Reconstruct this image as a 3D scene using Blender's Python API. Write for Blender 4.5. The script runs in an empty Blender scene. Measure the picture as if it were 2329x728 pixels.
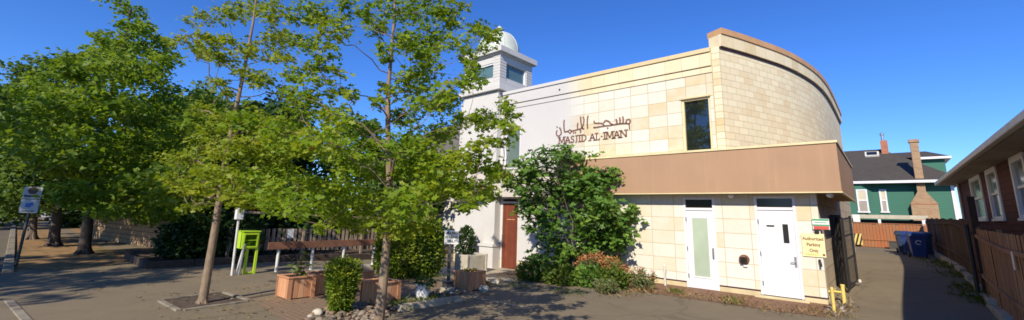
import bpy, bmesh, math, random
import numpy as np
from mathutils import Vector, Matrix
random.seed(7); RNG = np.random.default_rng(11)
R = math.radians
scene = bpy.context.scene
COL = scene.collection

# ------------------------------------------------------------------ camera model (metres; X along the facade, Y into the block)
F_, CX_, CY_ = 960.0, 1164.5, 294.5
PIT, ROL, YAW = R(11.17), R(1.575), R(41.105)
EYE = np.array([0.0, 0.0, 2.0])
def _axes():
    f = np.array([0, math.cos(PIT), math.sin(PIT)]); r = np.array([1.0, 0, 0]); u = np.cross(r, f)
    r2 = math.cos(ROL)*r + math.sin(ROL)*u; u2 = -math.sin(ROL)*r + math.cos(ROL)*u
    Z = np.array([[math.cos(YAW), -math.sin(YAW), 0], [math.sin(YAW), math.cos(YAW), 0], [0, 0, 1]])
    return Z@r2, Z@u2, Z@f
AX = _axes()
HF = np.array([-math.sin(YAW), math.cos(YAW), 0.0])      # horizontal forward
HR = np.array([math.cos(YAW), math.sin(YAW), 0.0])       # horizontal right
def ray(x, y): return AX[0]*(x-CX_)/F_ - AX[1]*(y-CY_)/F_ + AX[2]
def onz(x, y, z=0.0): d = ray(x, y); return EYE + d*((z-EYE[2])/d[2])
def onY(x, y, Y): d = ray(x, y); return EYE + d*(Y/d[1])
def onX(x, y, X): d = ray(x, y); return EYE + d*(X/d[0])
def onD(x, y, ref, off=0.0):
    d = ray(x, y); t = (np.dot(np.array(ref)-EYE, HF)+off)/np.dot(d, HF); return EYE + d*t
def ss(t): t = max(0.0, min(1.0, t)); return t*t*(3-2*t)
def g(X, Y):                                             # height of the ground
    return 0.55*ss((Y-12.3)/9.0)*ss((X+3.0)/1.5) - 0.20*ss((-X-5.5)/6.0)*ss((Y-5.0)/7.0)
def gp(x, y):
    z = 0.0
    for _ in range(10):
        p = onz(x, y, z); z = g(p[0], p[1])
    return np.array([p[0], p[1], z])

# ------------------------------------------------------------------ materials
MATS = {}
def _new(name):
    m = bpy.data.materials.new(name); m.use_nodes = True
    nt = m.node_tree; b = nt.nodes['Principled BSDF']; MATS[name] = m
    return m, nt, b
def N(nt, t, **kw):
    n = nt.nodes.new(t)
    for k, v in kw.items():
        if k in n.inputs: n.inputs[k].default_value = v
        else: setattr(n, k, v)
    return n
def mixc(nt, fac, a, b, mode='MIX'):
    n = nt.nodes.new('ShaderNodeMix'); n.data_type = 'RGBA'; n.blend_type = mode
    for i, v in ((0, fac), (6, a), (7, b)):
        if hasattr(v, 'is_linked') or hasattr(v, 'links'): nt.links.new(v, n.inputs[i])
        else: n.inputs[i].default_value = v if i == 0 else (*v, 1)
    return n.outputs[2]
def ramp(nt, fac, stops):
    n = nt.nodes.new('ShaderNodeValToRGB'); e = n.color_ramp.elements
    while len(e) < len(stops): e.new(0.5)
    for k, (p, c) in enumerate(stops):
        e[k].position = p; e[k].color = (*c, 1) if not isinstance(c, float) else (c, c, c, 1)
    nt.links.new(fac, n.inputs[0]); return n.outputs[0]
def noise(nt, co, scale, detail=4.0, rough=0.55):
    n = N(nt, 'ShaderNodeTexNoise', Scale=scale, Detail=detail, Roughness=rough); nt.links.new(co, n.inputs['Vector']); return n.outputs['Fac']
def bump(nt, b, h, strength, dist=0.02):
    n = N(nt, 'ShaderNodeBump', Strength=strength, Distance=dist); nt.links.new(h, n.inputs['Height']); nt.links.new(n.outputs[0], b.inputs['Normal'])
def coords(nt, which='Object', scale=None):
    t = nt.nodes.new('ShaderNodeTexCoord')
    if scale is None: return t.outputs[which]
    mp = nt.nodes.new('ShaderNodeMapping'); mp.inputs['Scale'].default_value = scale; nt.links.new(t.outputs[which], mp.inputs[0]); return mp.outputs[0]

def plain(name, c, rough=0.6, var=0.18, scale=6.0, metal=0.0, bmp=0.15, spots=None, spec=0.4):
    m, nt, b = _new(name); co = coords(nt)
    f = noise(nt, co, scale, 5)
    lo = tuple(x*(1-var) for x in c); hi = tuple(min(1, x*(1+var)) for x in c)
    out = ramp(nt, f, [(0.3, lo), (0.7, hi)])
    if spots:
        f2 = noise(nt, co, spots[1], 6, 0.7)
        out = mixc(nt, ramp(nt, f2, [(spots[2], 0.0), (spots[2]+0.12, 1.0)]), out, spots[0])
    nt.links.new(out, b.inputs['Base Color'])
    b.inputs['Roughness'].default_value = rough; b.inputs['Metallic'].default_value = metal
    b.inputs['Specular IOR Level'].default_value = spec
    if bmp: bump(nt, b, noise(nt, co, scale*6, 4), bmp, 0.01)
    return m

def asphalt(name, c, patch, crack=True):
    m, nt, b = _new(name); co = coords(nt)
    big = noise(nt, co, 0.35, 5, 0.6); mid = noise(nt, co, 2.2, 5, 0.65); fine = noise(nt, co, 90, 3, 0.7)
    out = mixc(nt, ramp(nt, big, [(0.38, 0.0), (0.62, 1.0)]), c, patch)
    out = mixc(nt, ramp(nt, mid, [(0.45, 0.0), (0.75, 0.45)]), out, tuple(x*0.62 for x in c))
    out = mixc(nt, ramp(nt, fine, [(0.35, 0.35), (0.65, 0.0)]), out, tuple(x*0.45 for x in c))
    out = mixc(nt, ramp(nt, fine, [(0.6, 0.0), (0.75, 0.35)]), out, tuple(min(1, x*1.9) for x in c))
    if crack:
        v = N(nt, 'ShaderNodeTexVoronoi', Scale=0.16, feature='DISTANCE_TO_EDGE')
        d = N(nt, 'ShaderNodeTexNoise', Scale=1.6, Detail=5.0); nt.links.new(co, d.inputs['Vector'])
        add = nt.nodes.new('ShaderNodeVectorMath'); add.operation = 'MULTIPLY_ADD'; add.inputs[1].default_value = (0.9, 0.9, 0)
        nt.links.new(d.outputs['Color'], add.inputs[0]); nt.links.new(co, add.inputs[2]); nt.links.new(add.outputs[0], v.inputs['Vector'])
        out = mixc(nt, ramp(nt, v.outputs['Distance'], [(0.0, 0.4), (0.006, 0.0)]), out, (0.07, 0.06, 0.045))
    nt.links.new(out, b.inputs['Base Color']); b.inputs['Roughness'].default_value = 0.92; b.inputs['Specular IOR Level'].default_value = 0.2
    bump(nt, b, fine, 0.5, 0.012)
    return m

def blocks(name, w, h, c1, c2, mortar, stain, offset, msize=0.012, fade=None, stain_amt=0.8, freq=2):
    m, nt, b = _new(name); uv = coords(nt, 'UV')
    br = nt.nodes.new('ShaderNodeTexBrick'); br.offset = offset; br.offset_frequency = freq; br.squash = 1.0
    br.inputs['Scale'].default_value = 1.0; br.inputs['Mortar Size'].default_value = msize; br.inputs['Mortar Smooth'].default_value = 0.2
    br.inputs['Brick Width'].default_value = w; br.inputs['Row Height'].default_value = h; br.inputs['Bias'].default_value = -0.15
    br.inputs['Color1'].default_value = (*c1, 1); br.inputs['Color2'].default_value = (*c2, 1); br.inputs['Mortar'].default_value = (*mortar, 1)
    nt.links.new(uv, br.inputs['Vector'])
    co = coords(nt); st = noise(nt, co, 2.0, 4, 0.5); st2 = noise(nt, co, 9.0, 4, 0.6)
    # block-wise stain: a second brick texture with the same joints picks which blocks are stained
    b2 = nt.nodes.new('ShaderNodeTexBrick'); b2.offset = offset; b2.offset_frequency = freq
    for k, v in (('Scale', 1.0), ('Mortar Size', 0.0), ('Brick Width', w), ('Row Height', h), ('Bias', -0.35)): b2.inputs[k].default_value = v
    b2.inputs['Color1'].default_value = (0, 0, 0, 1); b2.inputs['Color2'].default_value = (1, 1, 1, 1); nt.links.new(uv, b2.inputs['Vector'])
    mul = nt.nodes.new('ShaderNodeMath'); mul.operation = 'MULTIPLY'
    nt.links.new(ramp(nt, b2.outputs['Color'], [(0.2, 0.0), (0.8, stain_amt)]), mul.inputs[0]); nt.links.new(ramp(nt, st, [(0.4, 0.15), (0.62, 1.0)]), mul.inputs[1])
    mul2 = nt.nodes.new('ShaderNodeMath'); mul2.operation = 'MULTIPLY'; inv = nt.nodes.new('ShaderNodeMath'); inv.operation = 'SUBTRACT'; inv.inputs[0].default_value = 1.0
    nt.links.new(br.outputs['Fac'], inv.inputs[1]); nt.links.new(inv.outputs[0], mul2.inputs[0]); nt.links.new(mul.outputs[0], mul2.inputs[1])
    out = mixc(nt, mul2.outputs[0], br.outputs['Color'], stain)
    out = mixc(nt, ramp(nt, st2, [(0.3, 0.12), (0.6, 0.0)]), out, tuple(x*0.7 for x in stain))
    hgt = inv.outputs[0]
    if fade:
        sep = nt.nodes.new('ShaderNodeSeparateXYZ'); nt.links.new(co, sep.inputs[0])
        mr = nt.nodes.new('ShaderNodeMapRange'); mr.inputs[1].default_value = fade[0]; mr.inputs[2].default_value = fade[1]; nt.links.new(sep.outputs[0], mr.inputs[0])
        seam_exposure = ramp(nt, noise(nt, co, 0.8, 3), [(0.3, tuple(x*0.94 for x in fade[2])), (0.7, fade[2])])  # paler camera exposure left of the seam, put into the wall colour
        out = mixc(nt, mr.outputs[0], seam_exposure, out)
        m3 = nt.nodes.new('ShaderNodeMath'); m3.operation = 'MULTIPLY'; nt.links.new(hgt, m3.inputs[0]); nt.links.new(mr.outputs[0], m3.inputs[1]); hgt = m3.outputs[0]
    nt.links.new(out, b.inputs['Base Color']); b.inputs['Roughness'].default_value = 0.8; b.inputs['Specular IOR Level'].default_value = 0.25
    bump(nt, b, hgt, 0.5, 0.008)
    return m

def wood(name, c, dark, plank, axis=0, rough=0.75, var=0.5, gap=0.06):
    """boards running vertically; plank = board width measured along object axis 0 (X) or 1 (Y)"""
    m, nt, b = _new(name); co = coords(nt); sep = nt.nodes.new('ShaderNodeSeparateXYZ'); nt.links.new(co, sep.inputs[0])
    dv = nt.nodes.new('ShaderNodeMath'); dv.operation = 'DIVIDE'; dv.inputs[1].default_value = plank; nt.links.new(sep.outputs[axis], dv.inputs[0])
    fl = nt.nodes.new('ShaderNodeMath'); fl.operation = 'FLOOR'; nt.links.new(dv.outputs[0], fl.inputs[0])
    fr = nt.nodes.new('ShaderNodeMath'); fr.operation = 'FRACT'; nt.links.new(dv.outputs[0], fr.inputs[0])
    wn = nt.nodes.new('ShaderNodeTexWhiteNoise'); wn.noise_dimensions = '1D'; nt.links.new(fl.outputs[0], wn.inputs['W'])
    gr = noise(nt, coords(nt, 'Object', (14, 14, 1.2)), 2.5, 6, 0.7)
    st = noise(nt, co, 1.1, 5, 0.7)
    out = ramp(nt, gr, [(0.3, tuple(x*(1-var*0.6) for x in c)), (0.72, tuple(min(1, x*(1+var*0.6)) for x in c))])
    out = mixc(nt, ramp(nt, wn.outputs['Value'], [(0.0, 0.0), (1.0, 0.55)]), out, dark)
    out = mixc(nt, ramp(nt, st, [(0.45, 0.0), (0.7, 0.7)]), out, dark)
    if gap:
        out = mixc(nt, ramp(nt, fr.outputs[0], [(0.0, 1.0), (gap, 0.0)]), out, tuple(x*0.25 for x in dark))
        bump(nt, b, ramp(nt, fr.outputs[0], [(0.0, 0.0), (gap, 1.0)]), 0.6, 0.01)
    nt.links.new(out, b.inputs['Base Color']); b.inputs['Roughness'].default_value = rough; b.inputs['Specular IOR Level'].default_value = 0.25
    return m

def glass(name, c, rough=0.03, spec=0.6):
    m, nt, b = _new(name); co = coords(nt)
    out = ramp(nt, noise(nt, co, 1.3, 2), [(0.35, tuple(x*0.85 for x in c)), (0.65, c)])
    nt.links.new(out, b.inputs['Base Color'])
    b.inputs['Roughness'].default_value = rough; b.inputs['Specular IOR Level'].default_value = spec; b.inputs['IOR'].default_value = 1.6
    n = N(nt, 'ShaderNodeBump', Strength=0.04, Distance=0.05); nt.links.new(noise(nt, co, 1.2, 1), n.inputs['Height']); nt.links.new(n.outputs[0], b.inputs['Normal'])
    return m

def leafmat(name, stops, rough=0.5, trans=0.3, tint=(1.3, 1.2, 0.5), clump=0.9):
    m, nt, b = _new(name)
    geo = nt.nodes.new('ShaderNodeNewGeometry'); co = coords(nt)
    mx = nt.nodes.new('ShaderNodeMath'); mx.operation = 'MULTIPLY_ADD'; mx.inputs[1].default_value = 0.55
    cl = ramp(nt, noise(nt, co, clump, 2), [(0.35, 0.0), (0.65, 0.45)])
    nt.links.new(geo.outputs['Random Per Island'], mx.inputs[0]); nt.links.new(cl, mx.inputs[2])
    out = ramp(nt, mx.outputs[0], stops)
    nt.links.new(out, b.inputs['Base Color']); b.inputs['Roughness'].default_value = rough; b.inputs['Specular IOR Level'].default_value = 0.22
    tr = nt.nodes.new('ShaderNodeBsdfTranslucent'); nt.links.new(mixc(nt, 1.0, out, tint, 'MULTIPLY'), tr.inputs[0])
    ms = nt.nodes.new('ShaderNodeMixShader'); ms.inputs[0].default_value = trans
    nt.links.new(b.outputs[0], ms.inputs[1]); nt.links.new(tr.outputs[0], ms.inputs[2]); nt.links.new(ms.outputs[0], nt.nodes['Material Output'].inputs[0])
    return m

def bark(name, c, dark):
    m, nt, b = _new(name)
    f = noise(nt, coords(nt, 'Object', (9, 9, 2.0)), 3.0, 6, 0.7); s = noise(nt, coords(nt), 2.0, 4, 0.6)
    out = ramp(nt, f, [(0.32, dark), (0.62, c)]); out = mixc(nt, ramp(nt, s, [(0.5, 0.0), (0.7, 0.5)]), out, tuple(min(1, x*1.3) for x in c))
    nt.links.new(out, b.inputs['Base Color']); b.inputs['Roughness'].default_value = 0.9; bump(nt, b, f, 0.6, 0.02)
    return m

M_ASPH = asphalt('driveway_asphalt', (0.235, 0.19, 0.125), (0.20, 0.163, 0.11))
M_ROAD = asphalt('street_asphalt', (0.17, 0.145, 0.105), (0.145, 0.125, 0.095))
M_ALLEY = asphalt('alley_asphalt', (0.135, 0.118, 0.094), (0.112, 0.10, 0.083))
M_WALK = asphalt('sidewalk_concrete', (0.24, 0.19, 0.122), (0.205, 0.165, 0.108))
M_BRICKPAVE = blocks('brick_paving', 0.2, 0.1, (0.26, 0.125, 0.07), (0.17, 0.085, 0.05), (0.11, 0.085, 0.06), (0.30, 0.2, 0.1), 0.5, 0.012)
M_PAVER = blocks('worn_brick_pavers', 0.22, 0.11, (0.25, 0.165, 0.105), (0.205, 0.14, 0.092), (0.17, 0.125, 0.085), (0.24, 0.18, 0.12), 0.5, 0.012)
M_GRASS = plain('dry_grass', (0.27, 0.155, 0.065), 0.95, 0.4, 3.0, bmp=0.5, spots=((0.10, 0.11, 0.03), 1.3, 0.52))
M_SOIL = plain('bare_soil', (0.085, 0.06, 0.04), 0.95, 0.4, 8.0, bmp=0.8)
M_BLOCK = blocks('facade_blocks', 0.62, 0.405, (0.685, 0.66, 0.565), (0.61, 0.545, 0.385), (0.44, 0.36, 0.20), (0.58, 0.42, 0.18), 0.0, 0.009, fade=(-8.9, -7.9, (0.565, 0.55, 0.53)))
M_BLOCKLOW = blocks('lower_facade_blocks', 0.70, 0.40, (0.70, 0.675, 0.60), (0.64, 0.59, 0.45), (0.50, 0.42, 0.26), (0.62, 0.49, 0.25), 0.0, 0.009, fade=(-8.9, -7.9, (0.58, 0.565, 0.545)))
M_DRUM = blocks('drum_blocks', 0.42, 0.205, (0.78, 0.70, 0.485), (0.71, 0.60, 0.40), (0.55, 0.43, 0.24), (0.68, 0.49, 0.26), 0.5, 0.008, stain_amt=0.55)
M_TRIM = blocks('frieze_blocks', 0.55, 3.0, (0.76, 0.67, 0.46), (0.66, 0.54, 0.33), (0.55, 0.44, 0.25), (0.58, 0.42, 0.2), 0.0, 0.006, fade=(-8.9, -7.9, (0.565, 0.55, 0.53)))
M_COPE = plain('tan_coping', (0.62, 0.49, 0.27), 0.6, 0.12, 2.0)
M_COPEF = blocks('metal_coping', 2.4, 3.0, (0.64, 0.52, 0.30), (0.60, 0.47, 0.26), (0.4, 0.3, 0.17), (0.5, 0.38, 0.2), 0.0, 0.006, fade=(-8.9, -7.9, (0.565, 0.55, 0.53)))
M_KERB = plain('grey_kerb_concrete', (0.24, 0.205, 0.15), 0.9, 0.25, 4.0, bmp=0.4, spots=((0.12, 0.10, 0.075), 2.2, 0.5))
M_EDGE = plain('dark_edging_timber', (0.055, 0.038, 0.028), 0.9, 0.3, 5)
M_FADED = plain('faded_road_paint', (0.36, 0.31, 0.235), 0.85, 0.25, 9.0, spots=((0.22, 0.175, 0.11), 14.0, 0.45))
M_COPEB = plain('brown_coping', (0.52, 0.30, 0.14), 0.6, 0.15, 2.0)
def bandmat():
    m, nt, b = _new('tan_band_stucco'); co = coords(nt); st = noise(nt, coords(nt, 'Object', (5.0, 5.0, 0.35)), 1.5, 5, 0.6); bg_ = noise(nt, co, 0.7, 4)
    out = ramp(nt, bg_, [(0.3, (0.37, 0.235, 0.145)), (0.7, (0.42, 0.265, 0.162))])
    out = mixc(nt, ramp(nt, st, [(0.5, 0.0), (0.8, 0.35)]), out, (0.36, 0.215, 0.13)); out = mixc(nt, ramp(nt, st, [(0.2, 0.3), (0.45, 0.0)]), out, (0.53, 0.345, 0.215))
    nt.links.new(out, b.inputs['Base Color']); b.inputs['Roughness'].default_value = 0.85; b.inputs['Specular IOR Level'].default_value = 0.25; bump(nt, b, noise(nt, co, 60, 4), 0.25, 0.006); return m
M_BAND = bandmat()
M_WSTUC = plain('white_stucco', (0.565, 0.55, 0.515), 0.8, 0.05, 1.2, bmp=0.1)
M_GSTUC = plain('greige_stucco', (0.55, 0.50, 0.44), 0.8, 0.08, 1.2, bmp=0.1)
M_CREAM = plain('cream_trim', (0.70, 0.58, 0.33), 0.6, 0.1, 3.0)
M_WHITE = plain('white_paint', (0.72, 0.715, 0.735), 0.45, 0.03, 2.0, bmp=0.02)
M_WOFF = plain('aged_white_paint', (0.60, 0.58, 0.53), 0.55, 0.12, 4.0)
M_CONC = plain('concrete', (0.40, 0.35, 0.26), 0.9, 0.2, 4.0, bmp=0.4, spots=((0.22, 0.19, 0.13), 2.2, 0.55))
M_STONE = plain('pale_stone', (0.46, 0.42, 0.33), 0.9, 0.15, 5.0, bmp=0.3)
M_FOUND = plain('cream_foundation', (0.56, 0.47, 0.28), 0.9, 0.15, 3.0, bmp=0.3)
M_DGLASS = glass('dark_glass', (0.012, 0.015, 0.016), 0.02, 1.0)
M_TGLASS = glass('transom_glass', (0.014, 0.013, 0.010), 0.15, 0.35)
M_GGLASS = glass('blind_backed_glass', (0.13, 0.175, 0.15), 0.12, 0.5)
M_TEAL = glass('teal_lantern_glass', (0.10, 0.18, 0.19), 0.12, 0.5)
M_FROST = glass('frosted_glass', (0.42, 0.50, 0.37), 0.5, 0.3)
M_RED = wood('red_door_wood', (0.20, 0.055, 0.028), (0.11, 0.03, 0.018), 0.16, 0, 0.5, 0.25, 0.05)
M_DKGAP = plain('dark_recess_tone', (0.05, 0.042, 0.035), 0.9, 0.1)
M_METAL = plain('brushed_steel', (0.45, 0.45, 0.44), 0.35, 0.1, 20, metal=0.8, bmp=0.0)
M_BLACK = plain('black_metal', (0.022, 0.02, 0.019), 0.45, 0.2, 6, bmp=0.05)
M_DGREY = plain('dark_grey_metal', (0.06, 0.058, 0.055), 0.5, 0.2, 6, bmp=0.05)
M_LETTER = plain('brown_letters', (0.20, 0.105, 0.075), 0.5, 0.1)
M_YELLOW = plain('yellow_paint', (0.70, 0.53, 0.14), 0.5, 0.15, 6, spots=((0.42, 0.30, 0.10), 9, 0.6))
M_SIGNY = plain('pale_yellow_sign_face', (0.80, 0.72, 0.38), 0.5, 0.06, 3, bmp=0)
M_SIGNW = plain('white_sign_face', (0.70, 0.70, 0.68), 0.45, 0.05, 3, bmp=0)
M_SIGNG = plain('shaded_sign_face', (0.38, 0.39, 0.38), 0.5, 0.1, 3, bmp=0)  # white plate greyed: the shade on the left street sign is in its colour
M_INK = plain('brown_ink', (0.20, 0.08, 0.02), 0.5, 0.05, bmp=0)
M_INKB = plain('dark_ink', (0.03, 0.03, 0.035), 0.5, 0.05, bmp=0)
M_INKG = plain('green_ink', (0.05, 0.32, 0.14), 0.5, 0.05, bmp=0)
M_INKR = plain('red_ink', (0.55, 0.09, 0.06), 0.5, 0.05, bmp=0)
M_INKBL = plain('blue_ink', (0.04, 0.12, 0.38), 0.5, 0.05, bmp=0)
M_INKM = plain('maroon_ink', (0.06, 0.02, 0.025), 0.5, 0.05, bmp=0)
M_RUST = plain('rust_metal', (0.20, 0.10, 0.06), 0.7, 0.4, 9)
M_DOME = plain('patinated_dome_metal', (0.52, 0.56, 0.49), 0.4, 0.14, 1.5, bmp=0.0)
M_CEDAR = wood('cedar_planter_boards', (0.50, 0.225, 0.105), (0.34, 0.135, 0.06), 0.11, 0, 0.75, 0.5, 0.07)
M_CEDARP = plain('pale_cedar', (0.58, 0.32, 0.16), 0.75, 0.25, 8)
M_FENCEW = wood('weathered_fence_boards', (0.36, 0.275, 0.19), (0.17, 0.125, 0.085), 0.16, 1, 0.9, 0.5, 0.32)
M_FENCEB = plain('brown_rail_paint', (0.19, 0.088, 0.05), 0.8, 0.25, 5)
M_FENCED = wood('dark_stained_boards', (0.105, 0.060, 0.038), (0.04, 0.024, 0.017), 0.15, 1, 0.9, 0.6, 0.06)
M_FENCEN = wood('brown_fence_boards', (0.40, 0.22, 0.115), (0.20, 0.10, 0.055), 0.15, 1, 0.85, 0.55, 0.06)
M_FENCER = wood('red_brown_boards', (0.36, 0.13, 0.058), (0.27, 0.16, 0.075), 0.15, 0, 0.9, 0.5, 0.07)
M_TANBRICK = blocks('tan_stone_wall', 0.5, 0.22, (0.34, 0.23, 0.13), (0.24, 0.16, 0.09), (0.13, 0.09, 0.06), (0.42, 0.27, 0.15), 0.5, 0.02)
M_LIME = plain('lime_green_paint', (0.42, 0.62, 0.03), 0.4, 0.08, 3, bmp=0.02)
M_LIMED = plain('deep_lime_paint', (0.30, 0.46, 0.025), 0.45, 0.1, 3, bmp=0.02)
M_BIN = plain('blue_bin_plastic', (0.012, 0.036, 0.16), 0.45, 0.12, 3, bmp=0.03)
M_BIND = plain('navy_bin_plastic', (0.018, 0.035, 0.075), 0.5, 0.12, 3, bmp=0.03)
M_GREENW = blocks('green_clapboard', 40.0, 0.16, (0.055, 0.165, 0.118), (0.055, 0.165, 0.118), (0.035, 0.11, 0.08), (0.06, 0.18, 0.13), 0.0, 0.008)
M_SHINGLE = blocks('dark_roof_shingles', 0.3, 0.16, (0.075, 0.066, 0.058), (0.055, 0.048, 0.043), (0.035, 0.03, 0.027), (0.09, 0.08, 0.07), 0.5, 0.008)
M_MAROON = blocks('maroon_shingles', 0.25, 0.17, (0.115, 0.033, 0.028), (0.075, 0.022, 0.02), (0.03, 0.012, 0.011), (0.10, 0.03, 0.025), 0.5, 0.012)
M_CHIM = blocks('tan_chimney_brick', 0.24, 0.085, (0.38, 0.25, 0.14), (0.30, 0.19, 0.11), (0.36, 0.28, 0.19), (0.28, 0.15, 0.08), 0.5, 0.008)
M_CHIMR = blocks('red_chimney_brick', 0.24, 0.085, (0.42, 0.15, 0.075), (0.32, 0.11, 0.06), (0.35, 0.25, 0.18), (0.3, 0.1, 0.05), 0.5, 0.008)
M_WINB = glass('house_window_glass', (0.05, 0.055, 0.05), 0.1, 0.6)
M_BLIND = plain('cream_blind', (0.55, 0.50, 0.36), 0.7, 0.08, 2, bmp=0)
M_SOFFIT = plain('grey_soffit_paint', (0.33, 0.29, 0.24), 0.7, 0.12, 2)
M_ORANGE = plain('orange_plastic', (0.62, 0.16, 0.035), 0.5, 0.12, 3)
M_TILE = plain('grey_tile_roof', (0.13, 0.115, 0.10), 0.8, 0.2, 4)
M_BARKG = bark('pale_oak_bark', (0.275, 0.20, 0.13), (0.14, 0.098, 0.065))
M_BARKD = bark('dark_bark', (0.085, 0.062, 0.045), (0.04, 0.028, 0.02))
M_BARKM = bark('grey_brown_bark', (0.17, 0.13, 0.095), (0.09, 0.065, 0.048))
M_LEAF1 = leafmat('oak_leaves_yellow_green', [(0.0, (0.13, 0.20, 0.014)), (0.5, (0.25, 0.32, 0.020)), (0.92, (0.36, 0.39, 0.045)), (1.0, (0.42, 0.28, 0.09))], trans=0.5)
M_LEAF2 = leafmat('oak_leaves_mid_green', [(0.0, (0.10, 0.19, 0.012)), (0.5, (0.20, 0.305, 0.016)), (0.94, (0.32, 0.375, 0.032)), (1.0, (0.40, 0.26, 0.08))], trans=0.5)
M_LEAF5 = leafmat('soft_green_leaves', [(0.0, (0.085, 0.165, 0.018)), (0.5, (0.165, 0.262, 0.024)), (1.0, (0.26, 0.33, 0.045))], trans=0.5)
M_LEAF3 = leafmat('bluish_green_leaves', [(0.0, (0.055, 0.115, 0.028)), (0.5, (0.105, 0.18, 0.038)), (1.0, (0.18, 0.24, 0.055))], trans=0.4)
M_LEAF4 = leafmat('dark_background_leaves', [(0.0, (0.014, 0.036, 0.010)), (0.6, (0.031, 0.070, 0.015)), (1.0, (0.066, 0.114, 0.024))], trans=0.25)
M_FIG = leafmat('glossy_fig_leaves', [(0.0, (0.051, 0.121, 0.019)), (0.6, (0.101, 0.198, 0.029)), (1.0, (0.229, 0.319, 0.051))], rough=0.38, trans=0.22)
M_CEDARL = leafmat('cedar_hedge_foliage', [(0.0, (0.045, 0.093, 0.009)), (0.5, (0.121, 0.194, 0.013)), (1.0, (0.262, 0.292, 0.024))], trans=0.25, clump=3.0)
M_SHRUB = leafmat('bright_shrub_leaves', [(0.0, (0.05, 0.09, 0.012)), (0.6, (0.10, 0.155, 0.02)), (1.0, (0.18, 0.20, 0.035))], trans=0.3, clump=3.0)
M_SPURGE = leafmat('pale_spurge_leaves', [(0.0, (0.07, 0.12, 0.045)), (0.6, (0.13, 0.18, 0.06)), (1.0, (0.22, 0.22, 0.09))], trans=0.25, clump=3.0)
M_FLOWER = leafmat('rusty_orange_flowers', [(0.0, (0.26, 0.09, 0.035)), (0.6, (0.42, 0.16, 0.06)), (1.0, (0.52, 0.26, 0.11))], trans=0.2, tint=(1, 1, 1), clump=3.0)
M_DRYW = leafmat('dry_weed_stems', [(0.0, (0.20, 0.14, 0.06)), (0.6, (0.32, 0.22, 0.10)), (1.0, (0.16, 0.17, 0.05))], trans=0.2, tint=(1, 1, 1), clump=4.0)
M_ROCK = None
def rockmat():
    m, nt, b = _new('river_stone'); geo = nt.nodes.new('ShaderNodeNewGeometry')
    out = ramp(nt, geo.outputs['Random Per Island'], [(0.0, (0.11, 0.085, 0.06)), (0.4, (0.19, 0.15, 0.11)), (0.75, (0.26, 0.215, 0.16)), (0.92, (0.25, 0.145, 0.09)), (1.0, (0.5, 0.46, 0.4))])
    nt.links.new(out, b.inputs['Base Color']); b.inputs['Roughness'].default_value = 0.85
    bump(nt, b, noise(nt, coords(nt), 25, 4), 0.4, 0.02); return m
M_ROCK = rockmat()

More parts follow.
